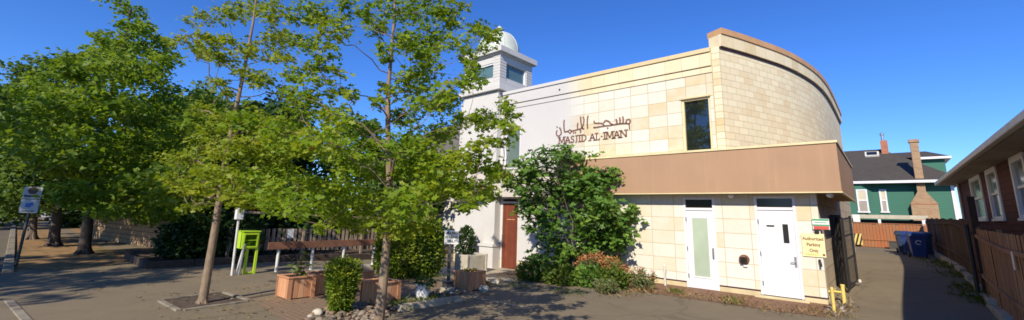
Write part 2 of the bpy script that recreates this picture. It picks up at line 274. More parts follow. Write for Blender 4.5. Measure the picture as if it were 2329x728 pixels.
# ------------------------------------------------------------------ mesh helpers
class MB:
    def __init__(s): s.v, s.f, s.sm, s.uv = [], [], [], []
    def face(s, pts, smooth=False, uv=None):
        n = len(s.v); s.v += [tuple(map(float, p)) for p in pts]; s.f.append(list(range(n, n+len(pts)))); s.sm.append(smooth); s.uv.append(uv)
    def mesh(s, V, Fs, smooth=False, uvs=None):
        n = len(s.v); s.v += [tuple(map(float, p)) for p in V]
        for k, f in enumerate(Fs): s.f.append([n+i for i in f]); s.sm.append(smooth); s.uv.append(uvs[k] if uvs else None)
        return s
    def box(s, x0, x1, y0, y1, z0, z1):
        V = [(x, y, z) for z in (z0, z1) for y in (y0, y1) for x in (x0, x1)]
        return s.mesh(V, [(0, 2, 3, 1), (4, 5, 7, 6), (0, 1, 5, 4), (2, 6, 7, 3), (0, 4, 6, 2), (1, 3, 7, 5)])
    def obox(s, c, size, rz=0.0, rx=0.0, ry=0.0):
        M = Matrix.Translation(Vector([float(k) for k in c])) @ Matrix.Rotation(rz, 4, 'Z') @ Matrix.Rotation(ry, 4, 'Y') @ Matrix.Rotation(rx, 4, 'X')
        a, b, h = [k/2 for k in size]
        V = [M @ Vector((x, y, z)) for z in (-h, h) for y in (-b, b) for x in (-a, a)]
        return s.mesh(V, [(0, 2, 3, 1), (4, 5, 7, 6), (0, 1, 5, 4), (2, 6, 7, 3), (0, 4, 6, 2), (1, 3, 7, 5)])
    def prism(s, poly, z0, z1, smooth=False):
        n = len(poly); V = [(p[0], p[1], z0) for p in poly] + [(p[0], p[1], z1) for p in poly]
        s.mesh(V, [list(range(n))[::-1], list(range(n, 2*n))]); 
        return s.mesh(V, [(i, (i+1) % n, n+(i+1) % n, n+i) for i in range(n)], smooth)
    def prism_y(s, poly, y0, y1):                        # poly in (x,z)
        n = len(poly); V = [(p[0], y0, p[1]) for p in poly] + [(p[0], y1, p[1]) for p in poly]
        return s.mesh(V, [list(range(n)), list(range(n, 2*n))[::-1]] + [(i, n+i, n+(i+1) % n, (i+1) % n) for i in range(n)])
    def tube(s, pts, rad, n=8, caps=True, smooth=True):
        P = [Vector([float(k) for k in p]) for p in pts]
        rad = rad if hasattr(rad, '__len__') else [rad]*len(P)
        V = []; Fs = []; prev = None
        for i, p in enumerate(P):
            t = (P[min(i+1, len(P)-1)] - P[max(i-1, 0)]).normalized()
            a = prev if prev is not None else (Vector((1, 0, 0)) if abs(t.x) < 0.9 else Vector((0, 1, 0)))
            u = (a - t*a.dot(t)).normalized(); w = t.cross(u); prev = u
            V += [p + (u*math.cos(2*math.pi*k/n) + w*math.sin(2*math.pi*k/n))*rad[i] for k in range(n)]
        for i in range(len(P)-1):
            Fs += [(i*n+k, i*n+(k+1) % n, (i+1)*n+(k+1) % n, (i+1)*n+k) for k in range(n)]
        s.mesh(V, Fs, smooth)
        if caps: s.mesh(V[:n], [list(range(n))[::-1]]); s.mesh(V[-n:], [list(range(n))])
        return s
    def lathe(s, prof, c, n=24, smooth=True):
        V = [(c[0]+r*math.cos(2*math.pi*k/n), c[1]+r*math.sin(2*math.pi*k/n), c[2]+z) for r, z in prof for k in range(n)]
        Fs = [(i*n+k, i*n+(k+1) % n, (i+1)*n+(k+1) % n, (i+1)*n+k) for i in range(len(prof)-1) for k in range(n)]
        s.mesh(V, Fs, smooth)
        s.mesh(V[:n], [list(range(n))[::-1]]); s.mesh(V[-n:], [list(range(n))]); return s
    def build(s, name, mat, parent=None, bevel=0.0, fix=True, merge=True):
        me = bpy.data.meshes.new(name); me.from_pydata(s.v, [], s.f)
        for p, k in zip(me.polygons, s.sm): p.use_smooth = k
        bm = bmesh.new(); bm.from_mesh(me); bm.faces.ensure_lookup_table()
        ul = bm.loops.layers.uv.new('UVMap')
        bm.normal_update()
        for k, f in enumerate(bm.faces):
            u = s.uv[k]; nx, ny, nz = (abs(q) for q in f.normal)
            for j, l in enumerate(f.loops):
                if u: l[ul].uv = u[j]
                else:
                    x, y, z = l.vert.co
                    l[ul].uv = (x, y) if nz > 0.75 else ((y, z) if nx > ny else (x, z))
        if merge: bmesh.ops.remove_doubles(bm, verts=bm.verts, dist=1e-4)
        if fix: bmesh.ops.recalc_face_normals(bm, faces=bm.faces)
        for e_ in bm.edges:
            if len(e_.link_faces) == 2 and (e_.link_faces[0].smooth != e_.link_faces[1].smooth or e_.calc_face_angle(0) > 0.9): e_.smooth = False
        bm.to_mesh(me); bm.free(); me.materials.append(mat)
        o = bpy.data.objects.new(name, me); COL.objects.link(o)
        if parent is not None:
            o.parent = parent
            root = parent
            while root.parent: root = root.parent
            if parent.parent is None: o.matrix_parent_inverse = Matrix.Translation(-parent.location)
        if bevel:
            md = o.modifiers.new('Bevel', 'BEVEL'); md.width = bevel; md.segments = 2; md.limit_method = 'ANGLE'; md.angle_limit = R(40)
        return o
def tag(o, label=None, cat=None, group=None, kind=None):
    if label: o['label'] = label
    if cat: o['category'] = cat
    if group: o['group'] = group
    if kind: o['kind'] = kind
    return o
def thing(name, label, cat, loc=(0, 0, 0), group=None):
    o = bpy.data.objects.new(name, None); COL.objects.link(o); o.location = [float(k) for k in loc]; o.empty_display_size = 0.2
    return tag(o, label, cat, group)
def copy_tree(o, parent=None):
    c = o.copy(); COL.objects.link(c)
    if parent is not None: c.parent = parent
    for ch in [k for k in bpy.data.objects if k.parent == o]: copy_tree(ch, c)
    return c
def text_mesh(body, size, extrude, bold=0.0, align='CENTER', space=1.0):
    cu = bpy.data.curves.new('txt', 'FONT'); cu.body = body; cu.size = size; cu.extrude = extrude; cu.offset = bold; cu.align_x = align; cu.space_character = space
    cu.resolution_u = 3
    o = bpy.data.objects.new('txt', cu); COL.objects.link(o); dg = bpy.context.evaluated_depsgraph_get()
    me = bpy.data.meshes.new_from_object(o.evaluated_get(dg)); bpy.data.objects.remove(o); return me
def put_text(body, size, origin, xdir, zdir, mat, parent, name='lettering', extrude=0.004, bold=0.0, squash=1.0):
    me = text_mesh(body, size, extrude, bold); me.name = name; xd = Vector(xdir).normalized(); zd = Vector(zdir).normalized(); nd = xd.cross(zd)
    M = Matrix(((xd.x, zd.x, nd.x, origin[0]), (xd.y, zd.y, nd.y, origin[1]), (xd.z, zd.z, nd.z, origin[2]), (0, 0, 0, 1)))
    if squash != 1.0: M = M @ Matrix.Diagonal((squash, 1, 1, 1))
    me.transform(M); me.materials.clear(); me.materials.append(mat)
    o = bpy.data.objects.new(name, me); COL.objects.link(o); o.parent = parent
    if parent is not None and parent.parent is None: o.matrix_parent_inverse = Matrix.Translation(-parent.location)
    return o

# ------------------------------------------------------------------ foliage
def leaf_object(name, P, size, mat, parent, aspect=0.6, up=0.7, droop=0.2, outward=None, jitter=0.5, shape='kite', sunny=1.0):
    P = np.asarray(P, float); n = len(P)
    L = size*(1+jitter*(RNG.random(n)*2-1))
    th = RNG.random(n)*2*np.pi
    d = np.stack([np.cos(th), np.sin(th), RNG.normal(-droop, 0.35, n)], 1)
    if outward is not None: d = d*0.8 + outward
    d /= np.linalg.norm(d, axis=1)[:, None]
    nn = np.stack([RNG.normal(0.22*up*sunny, 1-up+0.25, n), RNG.normal(-0.65*up*sunny, 1-up+0.25, n), np.full(n, up)], 1)
    s = np.cross(d, nn); s /= (np.linalg.norm(s, axis=1)[:, None]+1e-9); nn = np.cross(s, d)
    Lc = L[:, None]; W = Lc*aspect*0.5
    if shape == 'kite':
        V = np.stack([P, P+d*Lc*0.45+s*W+nn*W*0.3, P+d*Lc-nn*Lc*0.12, P+d*Lc*0.45-s*W+nn*W*0.3], 1); k = 4
        loops = np.arange(n*4); starts = np.arange(n)*4; tot = np.full(n, 4)
    else:                                                 # lobed leaf: three pointed lobes each side of the midrib
        prof = [(0.0, 0.05), (0.28, 0.62), (0.40, 0.28), (0.58, 0.95), (0.70, 0.30), (1.0, 0.0)]
        left = [P+d*Lc*a+s*W*b+nn*W*0.25*b for a, b in prof]; right = [P+d*Lc*a-s*W*b+nn*W*0.25*b for a, b in prof[-2:0:-1]]
        V = np.stack(left+right, 1); k = V.shape[1]
        loops = np.arange(n*k); starts = np.arange(n)*k; tot = np.full(n, k)
    me = bpy.data.meshes.new(name); me.vertices.add(n*k); me.vertices.foreach_set('co', V.reshape(-1).astype(np.float32))
    me.loops.add(n*k); me.loops.foreach_set('vertex_index', loops.astype(np.int32))
    me.polygons.add(n); me.polygons.foreach_set('loop_start', starts.astype(np.int32)); me.polygons.foreach_set('loop_total', tot.astype(np.int32))
    me.update(calc_edges=True); me.materials.append(mat)
    o = bpy.data.objects.new(name, me); COL.objects.link(o)
    if parent is not None:
        o.parent = parent
        if parent.parent is None: o.matrix_parent_inverse = Matrix.Translation(-parent.location)
    return o
def clump_points(c, r, n, flat=0.6, subs=7, tight=0.26):
    c = np.asarray(c, float); out = []
    k = max(3, subs); u = RNG.normal(size=(k, 3)); u /= np.linalg.norm(u, axis=1)[:, None]
    rad = r*(0.35+0.65*RNG.random(k)**0.6); sc = c + u*rad[:, None]*np.array([1, 1, flat])
    w = RNG.integers(0, k, n)
    return sc[w] + RNG.normal(size=(n, 3))*r*tight*np.array([1, 1, 0.55])
def trunk_mb(path, radii): return MB().tube(path, radii, 12)
def limb(mb, a, b, r0, r1, sag=0.0, n=6, segs=6, wob=0.06):
    a = np.asarray(a, float); b = np.asarray(b, float); L = np.linalg.norm(b-a); pts = []
    for i in range(segs+1):
        t = i/segs; p = a+(b-a)*t; p = p + np.array([0, 0, sag*L*math.sin(math.pi*t)])
        if 0 < i < segs: p = p + RNG.normal(size=3)*wob*L*0.4
        pts.append(p)
    mb.tube(pts, [r0+(r1-r0)*(i/segs) for i in range(segs+1)], n, False); return pts
def path_at(path, z):
    for a, b in zip(path[:-1], path[1:]):
        if a[2] <= z <= b[2]: return np.asarray(a)+(np.asarray(b)-np.asarray(a))*((z-a[2])/(b[2]-a[2]+1e-9))
    return np.asarray(path[-1] if z > path[-1][2] else path[0], float)
def build_tree(name, label, cat, base, path, r0, r1, clumps, leaf, lmat, bmat, leaves_per_m2=230, zmin=1.8, flat=0.48, group=None, shape='kite', limb_r=0.035, twigs=True, up=0.5, aspect=0.6):
    """path: list of trunk points; clumps: list of (centre, radius, density)"""
    t = thing(name, label, cat, base, group)
    mb = MB(); n = len(path); mb.tube(path, [r0+(r1-r0)*(i/(n-1))**0.8 for i in range(n)], 12)
    P0 = np.asarray(path[0], float)                       # root flare
    for k in range(5):
        a = k*2*math.pi/5+0.4; mb.tube([P0+np.array([math.cos(a)*r0*1.7, math.sin(a)*r0*1.7, -0.04]), P0+np.array([math.cos(a)*r0*0.75, math.sin(a)*r0*0.75, r0*1.1]), P0+np.array([math.cos(a)*r0*0.3, math.sin(a)*r0*0.3, r0*3.4])], [r0*0.28, r0*0.36, r0*0.2], 6)
    pts = []; zt = path[-1][2]; nodes = []
    for k in range(40):
        z = zmin+(zt-zmin)*k/39; f = (z-P0[2])/(zt-P0[2]); nodes.append((path_at(path, z), max(0.012, limb_r*1.5*(1-f)), 0))
    order = sorted(clumps, key=lambda q: np.linalg.norm((np.asarray(q[0])-path_at(path, q[0][2]))[:2]))
    for c, r, dens in order:
        c = np.asarray(c, float); pts.append(clump_points(c, r, max(12, int(leaves_per_m2*dens*r*r)), flat, 9 if r > 0.3 else 5))
        h = np.linalg.norm((c-path_at(path, c[2]))[:2])
        best = min(nodes, key=lambda q: np.linalg.norm(c-q[0])+1.6*max(0.0, q[0][2]-(c[2]-0.35*np.linalg.norm((c-q[0])[:2])))+0.25*q[2])
        at, br, dep = best; L = np.linalg.norm(c-at)
        if L < 0.08: continue
        lr = max(0.005, min(limb_r, br*0.75, 0.004+0.009*L+limb_r*0.25)); lp = limb(mb, at, c, lr, lr*0.45, RNG.uniform(-0.02, 0.07), 5, 6, 0.07)
        for q_i in (2, 3, 4, 5, 6): nodes.append((lp[q_i], lr*(1-0.09*q_i), dep+1))
        if twigs:
            for _ in range(3):
                e = c+RNG.normal(size=3)*r*np.array([0.6, 0.6, 0.4]); limb(mb, lp[-2], e, lr*0.4, lr*0.15, 0.03, 4, 3)
    mb.build('trunk', bmat, t, fix=False, merge=False)
    leaf_object('crown', np.concatenate(pts), leaf, lmat, t, aspect=aspect, up=up, shape=shape)
    return t
def shell_points(c, size, n, inner=0.55, power=3.0, taper=None):
    """points in the outer layer of a super-ellipsoid hedge body; size = half extents"""
    u = RNG.normal(size=(n, 3)); u /= (np.sum(np.abs(u)**power, axis=1)**(1/power))[:, None]
    rr = inner+(1-inner)*RNG.random(n)**0.5; q = u*rr[:, None]
    q += RNG.normal(size=(n, 3))*0.05
    if taper: k = taper[0]+(taper[1]-taper[0])*(q[:, 2:3]+1)/2; q[:, :2] *= k
    return np.asarray(c)+q*np.asarray(size), u
# ------------------------------------------------------------------ SETTING: ground, street, walk, strips
def ground_sheet():
    xs = sorted(set([-400, -250, -150, -90, -60] + [round(-45+0.5*i, 3) for i in range(115)] + [20, 35, 60, 100, 200, 400]))
    ys = sorted(set([-400, -200, -100, -60, -30, -15] + [round(-8+0.5*i, 3) for i in range(112)] + [60, 80, 120, 200, 400]))
    V = [(x, y, g(x, y)) for y in ys for x in xs]; nx = len(xs)
    Fs = [(j*nx+i, j*nx+i+1, (j+1)*nx+i+1, (j+1)*nx+i) for j in range(len(ys)-1) for i in range(nx-1)]
    o = MB().mesh(V, Fs).build('ground', M_ASPH); return tag(o, kind='structure')
ground_sheet()
def overlay(name, poly, lift, mat, kind='structure', cell=0.5):
    """a sheet lying `lift` above the ground inside the polygon (list of X,Y)"""
    bm = bmesh.new(); vs = [bm.verts.new((p[0], p[1], 0)) for p in poly]; bm.faces.new(vs)
    xs = [p[0] for p in poly]; ys = [p[1] for p in poly]
    for ax, lo, hi in ((0, min(xs), max(xs)), (1, min(ys), max(ys))):
        k = math.ceil(lo/cell)*cell
        while k < hi:
            no = (1, 0, 0) if ax == 0 else (0, 1, 0); co = (k, 0, 0) if ax == 0 else (0, k, 0)
            bmesh.ops.bisect_plane(bm, geom=bm.verts[:]+bm.edges[:]+bm.faces[:], plane_co=co, plane_no=no); k += cell
    for v in bm.verts: v.co.z = g(v.co.x, v.co.y)+lift
    ul = bm.loops.layers.uv.new('UVMap')
    for f in bm.faces:
        if f.normal.z < 0: f.normal_flip()
        for l in f.loops: l[ul].uv = (l.vert.co.x, l.vert.co.y)
    me = bpy.data.meshes.new(name); bm.to_mesh(me); bm.free(); me.materials.append(mat)
    o = bpy.data.objects.new(name, me); COL.objects.link(o); return tag(o, kind=kind)
def P2(*pix): return [tuple(gp(x, y)[:2]) for x, y in pix]

overlay('street', [(-120, -9), (-120, 0.05), (-11.2, 0.05), (-10.2, -0.3), (-9.0, -1.2), (12, -1.2), (30, -1.2), (30, -9)], 0.004, M_ROAD, cell=6)
overlay('sidewalk', [(-13.2, 0.35), (-9.6, 0.35), (-9.2, 4.6), (-13.9, 4.9), (-17.4, 3.0), (-40, 2.6), (-60, 2.6), (-60, 4.4), (-24, 4.4), (-17.6, 5.0), (-15.0, 12.6), (-8.6, 12.0), (-8.5, 7.6), (-6.7, 7.2), (-6.9, 5.0), (-8.7, 3.0), (-8.9, 0.35)][:4] + [(-17.0, 4.2), (-17.0, 0.35)], 0.004, M_WALK)
overlay('path', [(-70, 1.9), (-34, 1.95), (-23.5, 3.1), (-19.5, 3.3), (-18.0, 2.9), (-18.0, 4.0), (-20.6, 5.0), (-34, 2.85), (-70, 2.85)], 0.012, M_WALK, cell=2)
overlay('grass_strip', [(-70, 0.3), (-19.6, 0.3), (-18.6, 0.9), (-18.9, 2.2), (-20.5, 3.3), (-70, 3.3)], 0.008, M_GRASS, kind='structure', cell=1)
MBk = MB()
for x0, x1 in ((-70, -40), (-40, -26), (-26, -18.6)): MBk.box(x0, x1-0.01, 0.06, 0.28, -0.05, 0.07)
tag(MBk.build('street_kerb', M_KERB, bevel=0.02), kind='structure')
MBk = MB()
MBk.obox((-12.1, 0.35, -0.01), (2.6, 0.13, 0.06), 0.09)
tag(MBk.build('driveway_kerb', M_KERB, bevel=0.01), kind='structure')
# tree pit
overlay('tree_pit_soil', P2((366, 685), (505, 668), (562, 685), (410, 706)), 0.008, M_SOIL)
a, b_, c_, d_ = [gp(*p) for p in ((362, 685), (507, 666), (570, 686), (408, 709))]
mb = MB()
for p, q in ((a, b_), (b_, c_), (c_, d_), (d_, a)):
    m = (p+q)/2; L = np.linalg.norm(q-p); ang = math.atan2(q[1]-p[1], q[0]-p[0]); mb.obox((m[0], m[1], 0.012), (L-0.12, 0.10, 0.05), ang)
tag(mb.build('tree_pit_kerb', M_KERB, bevel=0.012), kind='structure')
# brick strip along the facade, soil bed under the bushes
overlay('brick_strip', [(-6.6, 11.35), (-4.6, 11.45), (-2.5, 11.5), (-1.2, 11.6), (-1.05, 12.4), (-1.22, 13.3), (-6.8, 13.3)], 0.008, M_BRICKPAVE)
overlay('planting_bed', [(-11.0, 11.5), (-8.4, 10.9), (-6.4, 11.2), (-6.55, 13.3), (-11.0, 13.3)], 0.012, M_SOIL)
overlay('entrance_walk', [(-13.2, 9.6), (-10.6, 9.5), (-9.0, 10.6), (-9.4, 11.3), (-11.0, 11.45), (-11.05, 13.3), (-13.2, 13.3)], 0.006, M_CONC)
bed = P2((690, 735), (735, 700), (840, 683), (1000, 660), (1060, 648), (1135, 632), (1145, 640), (1055, 668), (1000, 682), (900, 704), (868, 735))
overlay('rock_bed_soil', bed, 0.006, M_SOIL)
overlay('paver_strip', P2((588, 690), (640, 672), (720, 650), (840, 622), (1000, 640), (1000, 660), (840, 683), (735, 700), (690, 727), (650, 735)), 0.005, M_PAVER)
overlay('asphalt_seam', P2((545, 681), (600, 671), (640, 664), (640, 667), (602, 674), (548, 684)), 0.009, M_SOIL)
# faded paint mark on the driveway
overlay('parking_line', P2((1076, 678), (1081, 677), (1215, 701), (1209, 703)), 0.004, M_FADED)

# ------------------------------------------------------------------ THE MOSQUE
YF = 13.3
mosque = thing('mosque', 'two storey cream block mosque with a curved upper corner, tan band and small domed tower', 'mosque', (-7.5, YF, 0))
ZT = 7.18
wall = MB()
# upper front wall, pierced by two windows (strips around the openings)
W1 = (-4.50, -3.63, 3.97, 5.66); W2 = (-12.0, -11.13, 3.80, 5.54)
def pierced(mb, x0, x1, z0, z1, y0, y1, holes):
    xs = sorted([x0, x1] + [h[0] for h in holes] + [h[1] for h in holes])
    for i in range(len(xs)-1):
        a, b = xs[i], xs[i+1]; hs = [h for h in holes if h[0] <= a+1e-6 and h[1] >= b-1e-6]
        segs = [(z0, z1)]
        for h in hs:
            n = []
            for s in segs:
                if h[2] > s[0]: n.append((s[0], min(s[1], h[2])))
                if h[3] < s[1]: n.append((max(s[0], h[3]), s[1]))
            segs = n
        for s in segs: mb.box(a, b, y0, y1, s[0], s[1])
pierced(wall, -12.1, -3.52, 3.6, 6.40, YF, YF+0.35, [W1, W2])
wall.build('upper_wall', M_BLOCK, mosque)
mb = MB(); mb.box(-12.1, -3.52, YF-0.03, YF+0.35, 6.40, 6.60); mb.build('cornice', M_TRIM, mosque, 0.008)
mb = MB(); mb.box(-12.1, -3.52, YF-0.075, YF+0.35, 6.603, 7.04); mb.build('frieze', M_TRIM, mosque, 0.008)
mb = MB(); mb.box(-12.1, -3.52, YF-0.12, YF+0.40, 7.043, ZT); mb.build('coping', M_COPEF, mosque, 0.008)
p = onY(1273, 204, YF-0.075); mb = MB(); mb.tube([(p[0], YF-0.10, p[2]), (p[0], YF-0.02, p[2])], 0.035, 10); mb.build('scupper', M_DGREY, mosque)
# quoin pier
mb = MB(); mb.box(-3.515, -3.27, YF-0.045, YF+0.3, 3.9, 7.165)
mb.build('quoin', blocks('quoin_blocks', 0.5, 0.205, (0.72, 0.64, 0.45), (0.64, 0.54, 0.33), (0.46, 0.36, 0.19), (0.56, 0.42, 0.2), 0.0, 0.01), mosque)
# curved drum
DR = [(-3.27, 13.3), (-2.86, 14.25), (-2.50, 15.2), (-2.16, 16.15), (-1.87, 17.2), (-1.63, 18.4), (-1.47, 19.5), (-1.36, 20.8), (-1.30, 22.4), (-1.27, 25.0), (-1.26, 28.2)]
def smooth_curve(pts, k=4):
    out = []
    for i in range(len(pts)-1):
        p0 = pts[max(i-1, 0)]; p1 = pts[i]; p2 = pts[i+1]; p3 = pts[min(i+2, len(pts)-1)]
        for j in range(k):
            t = j/k; out.append(tuple(0.5*((2*p1[m])+(-p0[m]+p2[m])*t+(2*p0[m]-5*p1[m]+4*p2[m]-p3[m])*t*t+(-p0[m]+3*p1[m]-3*p2[m]+p3[m])*t**3) for m in (0, 1)))
    return out+[pts[-1]]
DC = smooth_curve(DR)
def offs(c, d):
    out = []
    for i, p in enumerate(c):
        a = c[max(i-1, 0)]; b = c[min(i+1, len(c)-1)]; t = (b[0]-a[0], b[1]-a[1]); L = math.hypot(*t); out.append((p[0]+t[1]/L*d, p[1]-t[0]/L*d))
    return out
def drum_ring(mb, d_out, d_in, z0, z1, back=0.0):
    A = offs(DC, d_out); B = offs(DC, -d_in); n = len(A); arc = [0.0]
    if back: A[0] = (A[0][0]-0.0, A[0][1]); 
    for i in range(1, n): arc.append(arc[-1]+math.hypot(A[i][0]-A[i-1][0], A[i][1]-A[i-1][1]))
    for i in range(n-1):
        mb.face([(*A[i], z0), (*A[i+1], z0), (*A[i+1], z1), (*A[i], z1)], True, [(arc[i], z0), (arc[i+1], z0), (arc[i+1], z1), (arc[i], z1)])
        mb.face([(*A[i], z1), (*A[i+1], z1), (*B[i+1], z1), (*B[i], z1)])
        mb.face([(*B[i+1], z0), (*B[i], z0), (*B[i], z1), (*B[i+1], z1)], True)
        mb.face([(*A[i+1], z0), (*A[i], z0), (*B[i], z0), (*B[i+1], z0)])
    for k in (0, -1): mb.face([(*A[k], z0), (*A[k], z1), (*B[k], z1), (*B[k], z0)])
mb = MB(); drum_ring(mb, 0.0, 0.30, 3.9, 7.17); mb.build('curved_wall', M_DRUM, mosque)
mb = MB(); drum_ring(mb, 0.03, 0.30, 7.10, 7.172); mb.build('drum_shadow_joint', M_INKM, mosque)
mb = MB(); drum_ring(mb, 0.085, 0.36, 7.175, 7.56); mb.build('drum_frieze', M_TRIM, mosque)
mb = MB(); drum_ring(mb, 0.12, 0.40, 7.563, 7.75); mb.build('drum_coping', M_COPEB, mosque)
# the roof and the hidden bulk behind
mb = MB(); mb.box(-14.9, -3.6, YF+0.36, 28, 6.3, 6.5); mb.box(-3.6, -2.2, YF+2.9, 28, 6.3, 6.5); mb.build('flat_roof', M_DGREY, mosque)
mb = MB(); mb.box(-14.9, -14.6, YF+0.36, 28, -0.4, 7.0); mb.box(-14.55, -1.3, 28.0, 28.2, -0.4, 7.0); mb.build('rear_wall', M_WSTUC, mosque)
# lower front wall with door openings
D1 = (-4.60, -3.70, -0.4, 2.60); D2 = (-2.68, -1.72, -0.4, 2.63); D3 = (-12.05, -11.10, -0.4, 2.62)
lw = MB(); pierced(lw, -14.9, -1.25, 0.17, 3.6, YF, YF+0.3, [(d[0], d[1], 0.0, d[3]) for d in (D1, D2, D3)]); lw.build('lower_wall', M_BLOCKLOW, mosque)
mb = MB(); mb.box(-1.55, -1.25, YF+0.303, 28.0, 0.17, 3.88); mb.build('side_wall', blocks('side_wall_blocks', 0.4, 0.405, (0.60, 0.50, 0.36), (0.52, 0.42, 0.28), (0.33, 0.25, 0.15), (0.45, 0.32, 0.18), 0.5, 0.012), mosque)
for x0, x1 in ((-6.8, D1[0]), (D1[1], D2[0]), (D2[1], -1.24)): MB().box(x0+0.004, x1-0.004, YF-0.012, YF+0.3, 0.132, 0.167).build('base_flashing', M_INKM, mosque)
for x0, x1 in ((-14.9, D3[0]), (D3[1], D1[0]), (D1[1], D2[0]), (D2[1], -1.24)): MB().box(x0+0.003, x1-0.003, YF-0.03, YF+0.3, -0.45, 0.129).build('foundation', M_FOUND, mosque, 0.01)
MB().box(-1.555, -1.235, YF+0.303, 28, -0.4, 0.167).build('foundation', M_FOUND, mosque, 0.01)
# projecting band
YB = 12.88
mb = MB(); mb.prism([(-9.0, YB), (-0.70, YB), (-0.70, 19.4), (-1.246, 19.4), (-1.246, YF-0.003), (-9.0, YF-0.003)], 2.72, 3.90); mb.build('band', M_BAND, mosque, 0.006)
mb = MB(); mb.prism([(-9.0, YB-0.03), (-0.67, YB-0.03), (-0.67, 19.43), (-1.246, 19.43), (-1.246, YF-0.003), (-9.0, YF-0.003)], 3.903, 3.965); mb.build('band_cap', M_CREAM, mosque, 0.005)
mb = MB(); mb.prism([(-9.0, YB-0.015), (-0.685, YB-0.015), (-0.685, 19.4), (-0.75, 19.4), (-0.75, YB+0.05), (-9.0, YB+0.05)], 2.685, 2.717); mb.build('band_drip_edge', M_CREAM, mosque, 0.004)
mb = MB(); mb.box(-14.95, -9.004, YB, YF-0.003, 2.62, 3.72); mb.build('pale_band', M_GSTUC, mosque, 0.006)
mb = MB(); mb.box(-14.98, -9.004, YB-0.03, YF-0.003, 3.723, 3.79); mb.build('pale_band_cap', M_WSTUC, mosque, 0.006)
# windows
def frame_window(name, w, y, mat_f, mat_g, fw=0.07, depth=0.10, inset=0.10):
    x0, x1, z0, z1 = w; mb = MB()
    mb.box(x0, x0+fw, y+inset-0.06, y+inset+depth, z0, z1); mb.box(x1-fw, x1, y+inset-0.06, y+inset+depth, z0, z1)
    mb.box(x0+fw, x1-fw, y+inset-0.06, y+inset+depth, z0, z0+fw*0.7); mb.box(x0+fw, x1-fw, y+inset-0.06, y+inset+depth, z1-fw*0.8, z1)
    f = mb.build(name, mat_f, mosque, 0.006); MB().box(x0+fw, x1-fw, y+inset+0.02, y+inset+0.04, z0+fw*0.7, z1-fw*0.8).build('pane', mat_g, f); return f
f1 = frame_window('window', W1, YF, M_CREAM, M_DGLASS); MB().box(W1[0]-0.04, W1[1]+0.03, YF-0.03, YF+0.1, W1[3]+0.003, W1[3]+0.05).build('lintel', M_COPE, f1, 0.005)
f2 = frame_window('window', W2, YF, M_WHITE, M_GGLASS); MB().box(W2[0]-0.03, W2[1]+0.03, YF-0.03, YF+0.1, W2[3]+0.003, W2[3]+0.05).build('lintel', M_WSTUC, f2, 0.005)
# doors
def door(label, d, top, zb, leaf_mat, kind):
    x0, x1, _, z1 = d; fr = MB(); fw = 0.065; y0 = YF-0.012; y1 = YF+0.12
    fr.box(x0+.002, x0+fw, y0, y1, zb, z1-.002); fr.box(x1-fw, x1-.002, y0, y1, zb, z1-.002); fr.box(x0+fw, x1-fw, y0, y1, z1-0.06, z1-.002); fr.box(x0+fw, x1-fw, y0, y1, top, top+0.075)
    frame = fr.build('door_frame', M_WHITE if kind != 'red' else M_WOFF, mosque, 0.006)
    if label: frame['label'] = label
    MB().box(x0+fw, x1-fw, YF+0.05, YF+0.07, top+0.075, z1-0.06).build('transom_pane', M_TGLASS if kind != 'red' else M_DKGAP, frame)
    lf = MB().box(x0+fw+.004, x1-fw-.004, YF+0.015, YF+0.06, zb+0.005, top-.004).build('door_leaf', leaf_mat, frame, 0.004)
    return frame, lf
fr, lf = door('white door with a frosted glass panel', D1, 2.22, 0.0, M_WHITE, 'white')
MB().box(-4.36, -3.93, YF+0.004, YF+0.014, 0.34, 1.99).build('frosted_pane', M_FROST, fr)
mb = MB()
for s in ((-4.40, -4.36, 0.30, 2.03), (-3.93, -3.89, 0.30, 2.03), (-4.36, -3.93, 0.30, 0.34), (-4.36, -3.93, 1.99, 2.03)): mb.box(s[0], s[1], YF-0.002, YF+0.0148, s[2], s[3])
mb.build('glazing_bead', M_WHITE, fr, 0.004)
mb = MB(); mb.box(-3.84, -3.79, YF-0.012, YF+0.014, 0.86, 1.16); mb.tube([(-3.815, YF-0.04, 1.10), (-3.815, YF-0.05, 1.0), (-3.815, YF-0.04, 0.9)], 0.014, 8); mb.tube([(-3.815, YF-0.04, 1.10), (-3.815, YF, 1.10)], 0.012, 6); mb.build('door_handle', M_METAL, fr)
mb = MB()
for z in (0.28, 1.05, 1.9): MB().box(-4.545, -4.515, YF-0.022, YF+0.012, z, z+0.11).build('hinge', M_METAL, fr)
fr, lf = door('plain white door with a narrow vision slot', D2, 2.26, 0.06, M_WHITE, 'white')
MB().box(-2.055, -1.93, YF+0.004, YF+0.0135, 1.42, 1.90).build('vision_pane', M_DGLASS, fr)
mb = MB(); mb.box(-2.42, -2.24, YF-0.004, YF+0.0145, 1.83, 1.865); mb.build('mail_slot', M_BLACK, fr)
mb = MB(); mb.box(-1.86, -1.81, YF-0.002, YF+0.0145, 0.83, 1.09); mb.tube([(-1.835, YF-0.05, 0.95), (-1.94, YF-0.05, 0.95)], 0.012, 8); mb.tube([(-1.835, YF-0.05, 0.95), (-1.835, YF, 0.95)], 0.014, 8); mb.tube([(-1.835, YF-0.015, 1.04), (-1.835, YF, 1.04)], 0.022, 10); mb.build('door_handle', M_METAL, fr)
mb = MB()
for z in (0.3, 1.05, 1.9): MB().box(-2.625, -2.595, YF-0.022, YF+0.012, z, z+0.11).build('hinge', M_METAL, fr)
MB().box(-2.80, -1.60, YF-0.22, YF-0.034, -0.2, 0.055).build('door_step', M_FOUND, mosque, 0.012)
fr, lf = door('red brown wooden entrance door', D3, 2.38, -0.2, M_RED, 'red')
